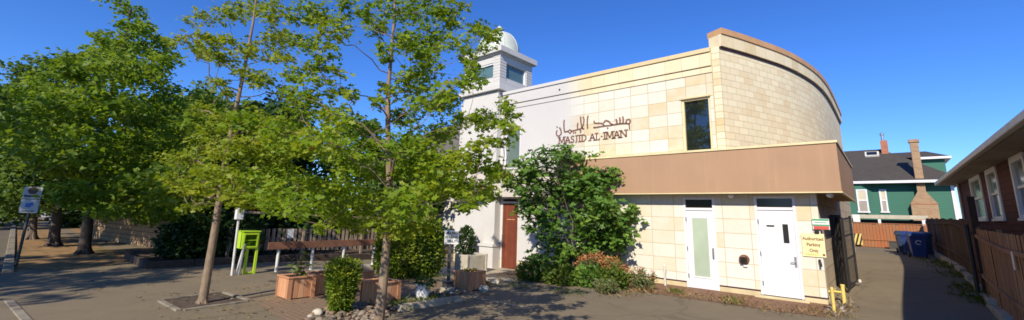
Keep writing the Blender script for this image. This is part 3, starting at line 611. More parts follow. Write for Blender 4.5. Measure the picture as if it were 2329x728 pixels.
mb = MB(); mb.box(-11.96, -11.93, YF-0.03, YF+0.014, 0.8, 1.15); mb.tube([(-11.945, YF-0.05, 0.85), (-11.945, YF-0.05, 1.12)], 0.012, 8); mb.build('door_handle', M_METAL, fr)
mb = MB(); mb.box(-11.75, -11.33, YF+0.006, YF+0.0145, 1.72, 1.745); mb.build('push_plate', M_CEDARP, fr)
# pier beside the red door
mb = MB(); mb.box(-12.75, -12.12, YF-0.35, YF-0.004, 0.72, 2.6); mb.build('entrance_pier', M_WSTUC, mosque, 0.01)
mb = MB(); mb.box(-12.85, -12.07, YF-0.45, YF-0.004, -0.25, 0.62); mb.box(-12.9, -12.05, YF-0.5, YF-0.004, 0.623, 0.717); mb.build('pier_pedestal', M_WSTUC, mosque, 0.012)
# round louvred vent
vx, vz = -3.02, 0.92
mb = MB(); mb.tube([(vx, YF+0.0, vz), (vx, YF-0.05, vz), (vx, YF-0.09, vz)], [0.13, 0.13, 0.115], 20)
v = mb.build('round_vent', M_RUST, mosque); mb = MB()
for k in range(4): mb.obox((vx, YF-0.10, vz-0.08+k*0.045), (0.19-0.02*abs(k-1.5), 0.035, 0.01), 0, 0.6)
mb.build('vent_louvre', M_BLACK, v); MB().obox((vx+0.02, YF-0.03, vz-0.17), (0.10, 0.05, 0.05)).build('vent_drip', M_WHITE, v, 0.01)
# small tower
TX0, TX1, TY0, TY1 = -14.55, -12.1, YB+0.02, 15.35
mb = MB(); mb.box(TX0+0.08, TX1-0.12, TY0+0.14, TY1-0.1, 3.55, 7.25); base = mb.build('tower_base', M_WSTUC, mosque)
mb = MB(); mb.box(-14.9, -12.1, YF+0.004, YF+0.3, 3.6, 7.1); mb.build('tower_wall', M_WSTUC, mosque)
tower = MB()
tower.box(TX0-0.10, TX1+0.06, TY0-0.02, TY1+0.1, 7.28, 7.5); tower.box(TX0-0.03, TX1, TY0+0.05, TY1+0.04, 7.503, 7.74)
tw = tower.build('tower', M_WSTUC, mosque, 0.012)
lant = MB(); cx0, cx1, cy0, cy1 = TX0+0.08, TX1-0.06, TY0+0.12, TY1-0.05
for (x0, x1, y0, y1) in ((cx0, cx0+0.52, cy0, cy0+0.52), (cx1-0.42, cx1, cy0, cy0+0.42), (cx0, cx0+0.42, cy1-0.42, cy1), (cx1-0.42, cx1, cy1-0.42, cy1)):
    lant = MB()
    for k in range(9):
        z = 7.745+k*0.135; lant.box(x0+0.012, x1-0.012, y0+0.012, y1-0.012, z, z+0.03); lant.box(x0, x1, y0, y1, z+0.03, z+0.132)
    lant.build('tower_pier', M_WSTUC, tw, 0.0)
lant = MB()
lant.box(cx0+0.02, cx1-0.02, cy0+0.02, cy0+0.3, 7.745, 7.93); lant.box(cx1-0.3, cx1-0.02, cy0+0.303, cy1-0.02, 7.745, 7.93)
lant.box(cx0+0.02, cx1-0.02, cy0+0.02, cy0+0.3, 8.62, 8.96); lant.box(cx1-0.3, cx1-0.02, cy0+0.303, cy1-0.02, 8.62, 8.96)
lant.build('tower_spandrel', M_WSTUC, tw, 0.01)
MB().box(cx0+0.5, cx1-0.42, cy0+0.12, cy0+0.15, 7.93, 8.62).build('tower_window', M_TEAL, tw)
MB().box(cx1-0.15, cx1-0.12, cy0+0.42, cy1-0.42, 7.93, 8.62).build('tower_window', M_TEAL, tw)
MB().box(cx1-0.16, cx1-0.04, cy1-0.50, cy1-0.425, 7.93, 8.62).build('window_trim', M_WHITE, tw, 0.006); MB().box(cx0+0.52, cx1-0.42, cy0+0.05, cy0+0.119, 8.55, 8.617).build('window_trim', M_WHITE, tw, 0.006)
mb = MB(); mb.box(TX0-0.02, TX1-0.0, TY0+0.05, TY1, 8.963, 9.02); mb.box(TX0-0.14, TX1+0.12, TY0-0.06, TY1+0.12, 9.023, 9.29); mb.build('tower_cornice', M_WSTUC, tw, 0.014)
dc = ((TX0+TX1)/2+0.10, (TY0+TY1)/2-0.1, 9.29)
prof = [(1.06, 0.0), (1.06, 0.14)] + [(1.03*math.cos(a), 0.16+1.16*math.sin(a)) for a in np.linspace(0, math.pi/2-0.06, 14)]
V = MB(); V.lathe(prof, dc, 32); dome = V.build('dome', M_DOME, tw)
mb = MB()
for k in range(8):
    a = k*math.pi/4+0.2; mb.tube([(dc[0]+1.035*math.cos(e)*math.cos(a), dc[1]+1.035*math.cos(e)*math.sin(a), dc[2]+0.16+1.165*math.sin(e)) for e in np.linspace(0, math.pi/2-0.08, 10)], 0.016, 5)
mb.build('dome_rib', M_DOME, tw)
V = MB(); V.lathe([(0.10, 1.28), (0.08, 1.34), (0.14, 1.38), (0.165, 1.46), (0.13, 1.55), (0.05, 1.61), (0.02, 1.65)], dc, 16); V.build('finial', M_DOME, tw)

# lettering on the facade: the Arabic name traced as strokes, the Latin name in serif strokes
def wall_pt(cx, cy): return onY(1250+cx/7.28, 250+cy/7.28, YF)
letters = MB()
def ribbon(pts, w, y=YF-0.012, depth=0.03):
    """flat extruded stroke of width w (metres) following points (x,z)"""
    n = len(pts); L = []; Rr = []
    for i in range(n):
        a = pts[max(i-1, 0)]; b = pts[min(i+1, n-1)]; t = (b[0]-a[0], b[1]-a[1]); l = math.hypot(*t) or 1; nx, nz = -t[1]/l, t[0]/l
        ww = w[i] if hasattr(w, '__len__') else w
        L.append((pts[i][0]+nx*ww/2, pts[i][1]+nz*ww/2)); Rr.append((pts[i][0]-nx*ww/2, pts[i][1]-nz*ww/2))
    for i in range(n-1):
        letters.prism_y([L[i], L[i+1], Rr[i+1], Rr[i]], y, y+depth)
def arab(pix, w): ribbon([(lambda p: (p[0], p[2]))(wall_pt(*q)) for q in pix], w)
def dot(cx, cy, s=0.075):
    p = wall_pt(cx, cy); letters.prism_y([(p[0]-s/2, p[2]), (p[0], p[2]+s*0.6), (p[0]+s/2, p[2]), (p[0], p[2]-s*0.6)], YF-0.012, YF+0.02)
W_ = 0.058
arab([(1270, 222), (1268, 190), (1290, 160), (1320, 158), (1338, 185), (1332, 215), (1300, 232), (1270, 222)], W_)   # meem head
arab([(1320, 225), (1322, 262), (1326, 330)], 0.045)
arab([(1275, 225), (1180, 230), (1110, 240), (1060, 248)], W_)                       # base line of seen
arab([(1215, 228), (1222, 165), (1212, 110)], W_); arab([(1165, 232), (1170, 175), (1160, 125)], W_); arab([(1120, 238), (1112, 185), (1100, 150)], W_)
arab([(1060, 248), (1010, 258), (960, 262), (900, 270), (820, 282), (730, 298)], W_)  # jeem - dal base line
arab([(905, 200), (935, 175), (975, 188), (1010, 225), (1050, 248)], W_); arab([(905, 200), (900, 222)], W_)
dot(963, 303)
arab([(740, 180), (738, 215), (770, 222), (840, 222), (885, 235), (905, 262)], W_); arab([(730, 298), (745, 285)], W_)
letters.build('arabic_word', M_LETTER, mosque, merge=False); letters = MB()
arab([(640, 95), (628, 150), (625, 240), (632, 312)], W_)                             # alif
arab([(515, 110), (520, 200), (530, 260), (545, 318)], W_); arab([(555, 115), (572, 160), (566, 230), (545, 290), (505, 318)], W_)
arab([(545, 310), (575, 316)], W_); arab([(498, 322), (520, 350), (510, 380)], 0.06)
arab([(470, 215), (462, 270), (470, 318), (500, 322)], W_); arab([(470, 325), (420, 340), (370, 352)], W_)
dot(400, 382); dot(430, 376)
arab([(370, 352), (335, 330), (305, 352), (340, 392), (370, 352)], W_); arab([(310, 355), (250, 368)], W_)
arab([(245, 165), (238, 220), (240, 300), (250, 368)], W_)
arab([(165, 290), (190, 340), (195, 395), (160, 435), (120, 425), (112, 380), (128, 340)], 0.06); dot(125, 285)
letters.build('arabic_word', M_LETTER, mosque, merge=False); letters = MB()
SERIF = {'M': ([[(0, 0), (0.06, 1)], [(0.06, 1), (0.5, 0.12)], [(0.5, 0.12), (0.94, 1)], [(0.94, 1), (1, 0)]], [(0, 0), (1, 0), (0.02, 1), (0.98, 1)], 1.0),
         'A': ([[(0, 0), (0.5, 1)], [(0.5, 1), (1, 0)], [(0.2, 0.36), (0.8, 0.36)]], [(0, 0), (1, 0)], 0.82),
         'S': ([[(0.9, 0.8), (0.7, 0.97), (0.35, 0.99), (0.1, 0.8), (0.2, 0.6), (0.75, 0.42), (0.92, 0.22), (0.7, 0.03), (0.3, 0.01), (0.06, 0.2)]], [], 0.6),
         'J': ([[(0.6, 1), (0.6, 0.15), (0.35, -0.08), (0.05, 0.02)]], [(0.6, 1)], 0.45),
         'I': ([[(0.5, 0), (0.5, 1)]], [(0.5, 0), (0.5, 1)], 0.30),
         'D': ([[(0.15, 0), (0.15, 1)], [(0.15, 1), (0.6, 0.97), (0.95, 0.7), (0.95, 0.3), (0.6, 0.03), (0.15, 0)]], [(0.12, 0), (0.12, 1)], 0.8),
         'L': ([[(0.2, 1), (0.2, 0), (0.95, 0)], [(0.95, 0), (0.95, 0.2)]], [(0.2, 1), (0.15, 0)], 0.62),
         '-': ([[(0.1, 0.45), (0.9, 0.45)]], [], 0.32),
         'N': ([[(0.05, 0), (0.05, 1)], [(0.05, 1), (0.95, 0)], [(0.95, 0), (0.95, 1)]], [(0.05, 0), (0.0, 1), (0.95, 1)], 0.88)}
def serif_text(s, x0, x1, z0, h):
    global letters
    tot = sum(0.45 if ch == ' ' else SERIF[ch][2]+0.16 for ch in s); k = (x1-x0)/tot; x = x0
    for ch in s:
        if ch == ' ':
            letters.build('latin_word', M_LETTER, mosque, merge=False); letters = MB(); x += 0.45*k; continue
        st, sf, w = SERIF[ch]
        for q in st: ribbon([(x+px*w*k, z0+pz*h) for px, pz in q], 0.05)
        for px, pz in sf: ribbon([(x+px*w*k-0.07, z0+pz*h), (x+px*w*k+0.07, z0+pz*h)], 0.035, YF-0.014)
        x += (w+0.16)*k
pa = wall_pt(158, 575); pb = wall_pt(1295, 450); pc = wall_pt(1280, 325)
serif_text('MASJID AL-IMAN', pa[0], pb[0], (pa[2]+pb[2])/2+0.02, abs(pc[2]-pb[2])*0.92)
letters.build('latin_word', M_LETTER, mosque, merge=False)

# fixtures hung on the building
def soffit_lamp(x, y, z, label):
    t = thing('soffit_light', label, 'light', (x, y, z), 'lights under the band')
    MB().lathe([(0.075, 0.0), (0.075, -0.03), (0.06, -0.035)], (x, y, z), 16).build('mount', M_WHITE, t)
    MB().lathe([(0.06, -0.036), (0.085, -0.06), (0.08, -0.10), (0.045, -0.135), (0.01, -0.145)], (x, y, z), 16).build('globe', M_SIGNW, t)
soffit_lamp(-3.2, 13.12, 2.72, 'small white dome light on the wall top between the two white doors')
soffit_lamp(-0.95, 13.1, 2.72, 'small white dome light under the outer corner of the tan band')
# signs at the corner
def plate(name, label, cat, p0, p1, y, mat, thick=0.012, group=None):
    c = (p0+p1)/2; t = thing(name, label, cat, (c[0], y, c[2]), group)
    MB().box(min(p0[0], p1[0]), max(p0[0], p1[0]), y, y+thick, min(p0[2], p1[2]), max(p0[2], p1[2])).build('plate', mat, t, 0.003); return t, c
sg, c = plate('parking_sign', 'pale yellow sign reading Authorized Parking Only beside the plain white door', 'sign', onY(1822, 530, YF), onY(1880, 586, YF), YF-0.03, M_SIGNY)
for k, (w, s) in enumerate((('Authorized', 0.112), ('Parking', 0.112), ('Only', 0.112))): put_text(w, s, (c[0], YF-0.033, c[2]+0.12-k*0.145), (1, 0, 0), (0, 0, 1), M_INK, sg, bold=0.002, squash=0.86)
MB().box(c[0]+0.17, c[0]+0.22, YF-0.034, YF-0.031, c[2]-0.25, c[2]-0.20).build('symbol', M_INK, sg)
MB().box(c[0]-0.2, c[0]+0.1, YF-0.034, YF-0.031, c[2]-0.245, c[2]-0.215).build('underline', M_YELLOW, sg)
sg, c = plate('green_sign', 'small white green and red sign on the wall corner above the yellow sign', 'sign', onY(1846, 497, YF-0.04), onY(1888, 523, YF-0.04), YF-0.05, M_SIGNW)
w2 = 0.17
MB().box(c[0]-w2, c[0]+w2, YF-0.054, YF-0.051, c[2]+0.085, c[2]+0.125).build('stripe', M_INKG, sg)
MB().box(c[0]-w2, c[0]+w2, YF-0.054, YF-0.051, c[2]-0.045, c[2]-0.012).build('stripe', M_INKG, sg)
MB().box(c[0]-w2+.02, c[0]+w2-.01, YF-0.054, YF-0.051, c[2]-0.13, c[2]-0.05).build('stripe', M_INKR, sg)
MB().box(c[0]-w2+.05, c[0]+w2-.05, YF-0.054, YF-0.051, c[2]+0.03, c[2]+0.045).build('small_print', M_INKG, sg)
bx = thing('wall_box', 'small black box on the wall corner above the yellow parking sign', 'box', (-1.30, YF-0.04, 1.72))
MB().box(-1.36, -1.27, YF-0.07, YF-0.002, 1.70, 1.79).build('housing', M_BLACK, bx, 0.01); MB().box(-1.335, -1.295, YF-0.078, YF-0.071, 1.725, 1.765).build('lens', M_DGLASS, bx)
bx = thing('hose_tap', 'small black tap on the wall corner below the yellow parking sign', 'tap', (-1.30, YF-0.04, 1.0))
mb = MB(); mb.tube([(-1.32, YF, 1.03), (-1.32, YF-0.07, 1.03), (-1.30, YF-0.09, 0.98), (-1.30, YF-0.09, 0.90)], 0.022, 8); mb.build('spout', M_BLACK, bx); MB().lathe([(0.03, 0.0), (0.03, 0.012)], (-1.32, YF-0.05, 1.06), 10).build('handle', M_BLACK, bx)
# white pipe stub near the frosted door
p = gp(1513, 650); t = thing('pipe_stub', 'short capped white pipe standing by the facade left of the frosted door', 'pipe', p)
MB().tube([p+[0, 0, -0.05], p+[0, 0, 0.56]], 0.032, 12).build('pipe', M_WOFF, t); MB().lathe([(0.04, 0.55), (0.04, 0.60), (0.03, 0.61)], p, 12).build('cap', M_WOFF, t)
# yellow pipes at the corner
p = gp(1898, 712); t = thing('yellow_bollard', 'thin yellow pipe bollard in front of the wall corner', 'bollard', p)
MB().tube([p+[0, 0, -0.05], p+[0, 0, 0.52]], 0.034, 12).build('post', M_YELLOW, t); MB().lathe([(0.036, 0.52), (0.024, 0.545), (0.005, 0.55)], p, 12).build('cap', M_YELLOW, t)
p = gp(1921, 692); t = thing('gas_pipe', 'yellow gas pipe with a side branch behind the thin yellow bollard', 'pipe', p)
MB().tube([p+[0, 0, -0.05], p+[0, 0, 0.42]], 0.04, 12).build('riser', M_YELLOW, t); MB().tube([p+[0, 0, 0.27], p+[-0.22, 0.03, 0.27], p+[-0.3, 0.04, 0.25]], 0.026, 10).build('branch', M_YELLOW, t)
MB().tube([p+[0, 0, 0.42], p+[0, 0, 0.46]], 0.048, 12).build('cap', M_YELLOW, t)
# black steel gate swung open against the side wall
hp = np.array([-1.02, 15.3, g(-1.02, 15.3)]); gate = thing('steel_gate', 'black steel mesh gate folded open beside the mosque side wall', 'gate', hp)
def leafgate(A, B, z0, z1, name):
    mb = MB(); d = (B-A); L = np.linalg.norm(d); u = d/L
    P = lambda s, z: A+u*s+np.array([0, 0, z-A[2]])
    for s in (0, L): mb.tube([P(s, z0), P(s, z1)], 0.03, 8)
    for z in (z0+0.05, z0+0.75, z0+1.35, z1-0.05): mb.tube([P(0, z), P(L, z)], 0.022, 6)
    k = int(L/0.12)
    for i in range(1, k): mb.tube([P(L*i/k, z0+0.05), P(L*i/k, z1-0.05)], 0.007, 5)
    return mb.build(name, M_BLACK, gate)
gA = np.array([-1.12, 14.55, 0.18]); gB = np.array([-0.92, 16.4, 0.30]); gC = np.array([-0.60, 17.6, 0.40])
gA = onX(1914, 640, -1.12); gA[2] = 0.30
q1 = gp(1932, 668); q2 = gp(1951, 643)
gA = np.array([q1[0]-0.15, q1[1]+0.9, 0.22]); q1 = np.array([q1[0], q1[1], 0.18]); q2 = np.array([q2[0], q2[1], 0.24])
leafgate(gA, q1, 0.22, 2.12, 'gate_leaf'); leafgate(q1+np.array([0.03, 0.05, 0]), q2, 0.26, 2.12, 'gate_leaf')
MB().box(-1.234, -0.98, gA[1]+0.0, gA[1]+0.12, 0.0, 2.2).build('hinge_post', M_BLACK, gate, 0.01)
MB().obox((q2[0]+0.05, q2[1], 0.36), (0.07, 0.07, 0.09)).build('wheel_guard', M_WOFF, gate, 0.02)

# ------------------------------------------------------------------ ALLEY SIDE: fences, bins, houses
def board_fence_y(name, label, x, y0, y1, ztop0, ztop1, mat, pw=0.15, group=None, rails=True, posts=2.4, gap=0.004, th=0.022, raile=None, zoff=0.1):
    t = thing(name, label, 'fence', (x, (y0+y1)/2, g(x, (y0+y1)/2)), group); mb = MB(); y = y0; k = 0
    while y < y1-1e-6:
        e = min(y+pw-gap, y1); f = (y-y0)/(y1-y0); zt = ztop0+(ztop1-ztop0)*f+RNG.normal()*0.008; zb = g(x, y)+zoff; dx = RNG.normal()*0.004
        mb.box(x+dx, x+dx+th, y, e, zb, zt); y += pw; k += 1
    mb.build('boards', mat, t)
    if rails:
        r = MB()
        for fz in (0.28, 0.95): 
            for a in np.arange(y0, y1, 2.0):
                b = min(a+2.0, y1); za = g(x, a)+zoff+fz*1.45; zb = g(x, b)+zoff+fz*1.45
                r.mesh([(x-0.045, a, za), (x-0.002, a, za), (x-0.002, b, zb), (x-0.045, b, zb), (x-0.045, a, za+0.085), (x-0.002, a, za+0.085), (x-0.002, b, zb+0.085), (x-0.045, b, zb+0.085)],
                       [(0, 3, 2, 1), (4, 5, 6, 7), (0, 1, 5, 4), (2, 3, 7, 6), (0, 4, 7, 3), (1, 2, 6, 5)])
        r.build('rails', raile or mat, t)
    n = max(2, int((y1-y0)/posts)+1)
    for i in range(n):
        y = y0+(y1-y0)*i/(n-1); f = i/(n-1); MB().box(x+0.03, x+0.12, y-0.045, y+0.045, g(x, y)-0.1, ztop0+(ztop1-ztop0)*f+0.04).build('post', mat, t, 0.004)
    return t
fk = MB()
for a in np.arange(9.0, 33.5, 1.5): 
    z = g(1.7, a+0.75); fk.box(1.60, 1.80, a, a+1.49, z-0.1, z+0.16)
tag(fk.build('fence_kerb', M_CONC, bevel=0.015), kind='structure')
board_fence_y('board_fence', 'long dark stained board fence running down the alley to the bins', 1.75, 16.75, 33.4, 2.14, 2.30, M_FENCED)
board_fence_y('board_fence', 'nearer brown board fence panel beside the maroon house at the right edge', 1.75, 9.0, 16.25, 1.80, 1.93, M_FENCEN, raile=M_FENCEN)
# the tall post between the two fences
p = np.array([1.62, 16.5, g(1.62, 16.5)]); t = thing('gate_post', 'tall dark wooden post between the two alley fences with a black steel pole before it', 'post', p)
MB().box(1.70, 1.84, 16.33, 16.47, p[2], 2.75).build('timber', M_FENCED, t, 0.01)
MB().tube([(1.60, 16.3, p[2]-0.02), (1.60, 16.3, 2.02)], 0.045, 10).build('steel_pole', M_BLACK, t)
MB().obox((1.55, 16.3, p[2]+0.03), (0.34, 0.2, 0.05)).build('base_plate', M_CONC, t, 0.01)
wp = onX(2303, 598, 1.70); t = thing('paper_notice', 'small pale notice fixed to the nearer brown fence', 'notice', wp); MB().box(1.700, 1.704, wp[1]-0.13, wp[1]+0.0, wp[2]-0.12, wp[2]+0.2).build('sheet', M_SIGNW, t); MB().tube([(1.694, wp[1]-0.06, wp[2]+0.17), (1.706, wp[1]-0.06, wp[2]+0.17)], 0.01, 8).build('pin', M_METAL, t)
# red brown fence closing the alley
t = thing('red_board_fence', 'low sunlit red brown board fence closing the far end of the alley', 'fence', (0, 34, g(0, 34))); YE = 34.0; mb = MB(); x = -4.5
while x < 2.6: mb.box(x, x+0.143, YE, YE+0.025, g(x, YE)+0.02, 1.93+RNG.normal()*0.012); x += 0.15
mb.build('boards', M_FENCER, t); MB().box(-4.5, 2.6, YE-0.04, YE-0.003, 0.98, 1.06).build('rail', M_FENCER, t); MB().box(-4.5, 2.6, YE-0.03, YE+0.05, 1.95, 1.99).build('cap_rail', M_FENCER, t)
for x in (-3.6, -1.6, 0.42): MB().box(x, x+0.1, YE-0.14, YE-0.042, 0.45, 1.7 if x < 0 else 1.45).build('post', M_FENCER, t)
p0 = onY(1942, 531, 33.7); p1 = onY(1963, 557, 33.7); t = thing('hazard_board', 'yellow board with black diagonal stripes leaning on the red brown fence', 'board', (p0[0], 33.7, p1[2]))
MB().box(p0[0], p1[0], 33.70, 33.73, p1[2], p0[2]).build('plate', M_YELLOW, t); w = p1[0]-p0[0]; h = p0[2]-p1[2]
for k in range(-1, 3):
    s = []; 
    for (a, b) in ((k*0.5, 0.0), (k*0.5+0.25, 0.0), (k*0.5+0.25+0.5, 1.0), (k*0.5+0.5, 1.0)): s.append((a, b))
    # clip the parallelogram to the plate
    def clip(poly):
        for edge in (0.0, 1.0):
            out = []
            for i in range(len(poly)):
                A, B = poly[i], poly[(i+1) % len(poly)]; ia = A[0] >= 0 if edge == 0 else A[0] <= 1; ib = B[0] >= 0 if edge == 0 else B[0] <= 1
                if ia: out.append(A)
                if ia != ib:
                    q = (edge-A[0])/(B[0]-A[0]); out.append((edge, A[1]+q*(B[1]-A[1])))
            poly = out
            if not poly: return []
        return poly
    s = clip(s)
    if len(s) > 2: MB().prism_y([(p0[0]+a*w, p1[2]+b*h) for a, b in s], 33.694, 33.698).build('stripe', M_INKB, t)
p = onY(2033, 553, 33.2); t = thing('dark_crate', 'small dark open crate on the asphalt before the red brown fence', 'crate', (p[0], 33.2, g(p[0], 33.2))); zz = g(p[0], 33.2); mb = MB()
mb.box(p[0]-0.22, p[0]+0.22, 33.05, 33.07, zz, zz+0.45); mb.box(p[0]-0.22, p[0]+0.22, 33.45, 33.47, zz, zz+0.45); mb.box(p[0]-0.22, p[0]-0.2, 33.071, 33.449, zz, zz+0.45); mb.box(p[0]+0.2, p[0]+0.22, 33.071, 33.449, zz, zz+0.45)
mb.build('sides', M_DGREY, t); MB().box(p[0]-0.199, p[0]+0.199, 33.072, 33.448, zz, zz+0.03).build('floor', M_DGREY, t); MB().box(p[0]-0.24, p[0]+0.24, 33.02, 33.049, zz+0.40, zz+0.45).build('rim', M_DGREY, t)
# porch rail and white notice behind the red fence
t = thing('porch_rail', 'tan beam on white posts above the red brown fence in front of the green house', 'railing', (0, 36, g(0, 36)))
pl = onY(1942, 492, 36); pr_ = onY(2105, 492, 36)
MB().box(-3.0, 2.0, 35.9, 36.1, 2.26, 2.50).build('beam', M_STONE, t, 0.01)
for px_ in (2000, 2100): 
    x = onY(px_, 500, 36)[0]; MB().box(x-0.07, x+0.07, 35.93, 36.07, 0.5, 2.257).build('post', M_WHITE, t)
MB().box(-3.0, 2.0, 36.3, 36.35, 0.5, 2.2).build('gap_shade', M_DKGAP, t)  # dark sheet stands in for the shade in the gap below the beam
p0 = onY(1939, 488, 35.5); p1 = onY(1957, 505, 35.5); t = thing('white_notice', 'small white board on a post above the left end of the red brown fence', 'sign', (p0[0], 35.5, p1[2])); MB().box(p0[0], p1[0], 35.5, 35.53, p1[2], p0[2]).build('plate', M_SIGNW, t); MB().box((p0[0]+p1[0])/2-0.04, (p0[0]+p1[0])/2+0.04, 35.534, 35.6, 0.5, p1[2]+0.3).build('post', M_FENCER, t)

# wheelie bins: one prototype, copied
def make_bin(body_mat, lid_mat, label):
    t = thing('wheelie_bin', label, 'bin', (0, 0, 0), 'bins by the alley fence'); mb = MB()
    b0, b1, t0, t1, h = 0.22, 0.25, 0.29, 0.34, 0.98
    mb.mesh([(-b0, -b1, 0.06), (b0, -b1, 0.06), (b0, b1, 0.06), (-b0, b1, 0.06), (-t0, -t1, h), (t0, -t1, h), (t0, t1, h), (-t0, t1, h)], [(0, 3, 2, 1), (4, 5, 6, 7), (0, 1, 5, 4), (1, 2, 6, 5), (2, 3, 7, 6), (3, 0, 4, 7)])
    mb.box(-t0-0.03, t0+0.03, -t1-0.03, t1+0.03, h-0.09, h-0.002); body = mb.build('body', body_mat, t, 0.02)
    l = MB(); l.mesh([(-t0-0.035, -t1-0.06, h), (t0+0.035, -t1-0.06, h), (t0+0.035, t1+0.04, h), (-t0-0.035, t1+0.04, h), (-t0+0.03, -t1+0.02, h+0.08), (t0-0.03, -t1+0.02, h+0.08), (t0-0.03, t1, h+0.11), (-t0+0.03, t1, h+0.11)], [(0, 3, 2, 1), (4, 5, 6, 7), (0, 1, 5, 4), (1, 2, 6, 5), (2, 3, 7, 6), (3, 0, 4, 7)]); l.build('lid', lid_mat, t, 0.015)
    for s in (-1, 1): MB().tube([(s*0.25, b1+0.04, 0.12), (s*0.31, b1+0.04, 0.12)], 0.12, 16).build('wheel', M_BLACK, t)
    MB().tube([(-0.22, t1+0.1, h-0.03), (0.22, t1+0.1, h-0.03)], 0.018, 8).build('handle', body_mat, t)
    mb = MB(); pts = [(0.085*math.cos(a), 0.085*math.sin(a)) for a in np.linspace(0.3, 5.4, 12)]
    for (x0, z0), (x1, z1) in zip(pts[:-1], pts[1:]): mb.obox(((x0+x1)/2, -0.318, 0.66+(z0+z1)/2), (0.05, 0.006, 0.022), 0, 0, -math.atan2(z1-z0, x1-x0))
    mb.build('emblem', M_SIGNW, t); return t
def on_alley(px_, py): q = gp(px_, py); return q
def place_bin(t, x, y, rz): t.location = (x, y, g(x, y)); t.rotation_euler.z = rz
b1 = make_bin(M_BIN, M_BIN, 'blue wheelie bin with a pale round emblem, nearest of the three by the alley fence')
xb, yb = onY(2096, 560, 26.0)[0], 26.0
place_bin(b1, 0.98, 26.2, 0.10)
b2 = copy_tree(b1); b2['label'] = 'blue wheelie bin half hidden behind the nearest bin by the alley fence'; place_bin(b2, 0.80, 27.6, -0.05)
b3 = make_bin(M_BIND, M_BIND, 'dark navy wheelie bin, farthest and left of the two blue bins'); place_bin(b3, 0.62, 29.2, 0.05); 
b4 = copy_tree(b3); b4['label'] = 'dark navy wheelie bin against the fence behind the bright blue bins'; place_bin(b4, 1.32, 28.8, 0.0)

# maroon house on the right
mh = thing('maroon_house', 'dark maroon shingled house with white windows and deep eaves at the right edge', 'house', (5, 18, 0)); XW = 2.7
HW = []
for (py0, py1) in ((24.3, 21.9), (20.75, 19.05), (17.1, 15.6), (13.2, 11.6)): HW.append((py1, py0))
xs = sorted([4.0, 27.6] + [k for w in HW for k in w]); mw = MB()
for a, b in zip(xs[:-1], xs[1:]):
    if (a, b) in HW: mw.box(XW, XW+0.2, a, b, -0.1, 2.22); mw.box(XW, XW+0.2, a, b, 3.78, 4.45)
    else: mw.box(XW, XW+0.2, a, b, -0.1, 4.45)
mw.box(XW+0.203, 9.5, 27.4, 27.6, -0.1, 4.45); mw.box(XW+0.203, 9.5, 4.0, 4.2, -0.1, 4.45); mw.build('wall', M_MAROON, mh)
for a, b in HW:
    f = MB(); 
    f.box(XW-0.04, XW+0.06, a, a+0.13, 2.22, 3.78); f.box(XW-0.04, XW+0.06, b-0.13, b, 2.22, 3.78); f.box(XW-0.04, XW+0.06, a+0.13, b-0.13, 3.63, 3.78); f.box(XW-0.07, XW+0.06, a-0.05, b+0.05, 2.15, 2.218); f.box(XW-0.01, XW+0.06, a+0.13, b-0.13, 2.223, 2.30); f.box(XW+0.0, XW+0.06, a+0.13, b-0.13, 2.96, 3.03)
    fr = f.build('window', M_WHITE, mh, 0.008)
    MB().box(XW+0.045, XW+0.055, a+0.13, b-0.13, 2.30, 2.96).build('pane', M_WINB, fr); MB().box(XW+0.03, XW+0.04, a+0.13, b-0.13, 3.03, 3.63).build('pane', M_GGLASS, fr)
ex, ez = 2.02, 3.93
rf = MB(); rf.mesh([(ex, 2.5, ez), (ex, 28.4, ez), (6.2, 24.0, 6.9), (6.2, 7.0, 6.9), (10.4, 28.4, ez), (10.4, 2.5, ez)], [(0, 1, 2, 3), (1, 4, 2), (5, 3, 2, 4), (0, 3, 5)]); ro = rf.build('roof', M_SHINGLE, mh)
MB().box(ex+0.12, XW-0.004, 2.7, 28.2, 3.80, 3.86).build('soffit', M_SOFFIT, mh); MB().box(XW+0.004, 9.6, 27.64, 28.2, 3.80, 3.86).build('gable_soffit', M_SOFFIT, mh)
gt = MB(); gt.box(ex-0.05, ex+0.08, 2.5, 28.35, 3.80, 3.95); gt.box(ex+0.09, 10, 28.25, 28.35, 3.80, 3.95); gt.build('gutter', M_WOFF, mh, 0.02)
MB().tube([(XW-0.06, 27.3, 3.8), (XW-0.06, 27.3, 0.6)], 0.05, 8).build('downpipe', M_WOFF, mh)

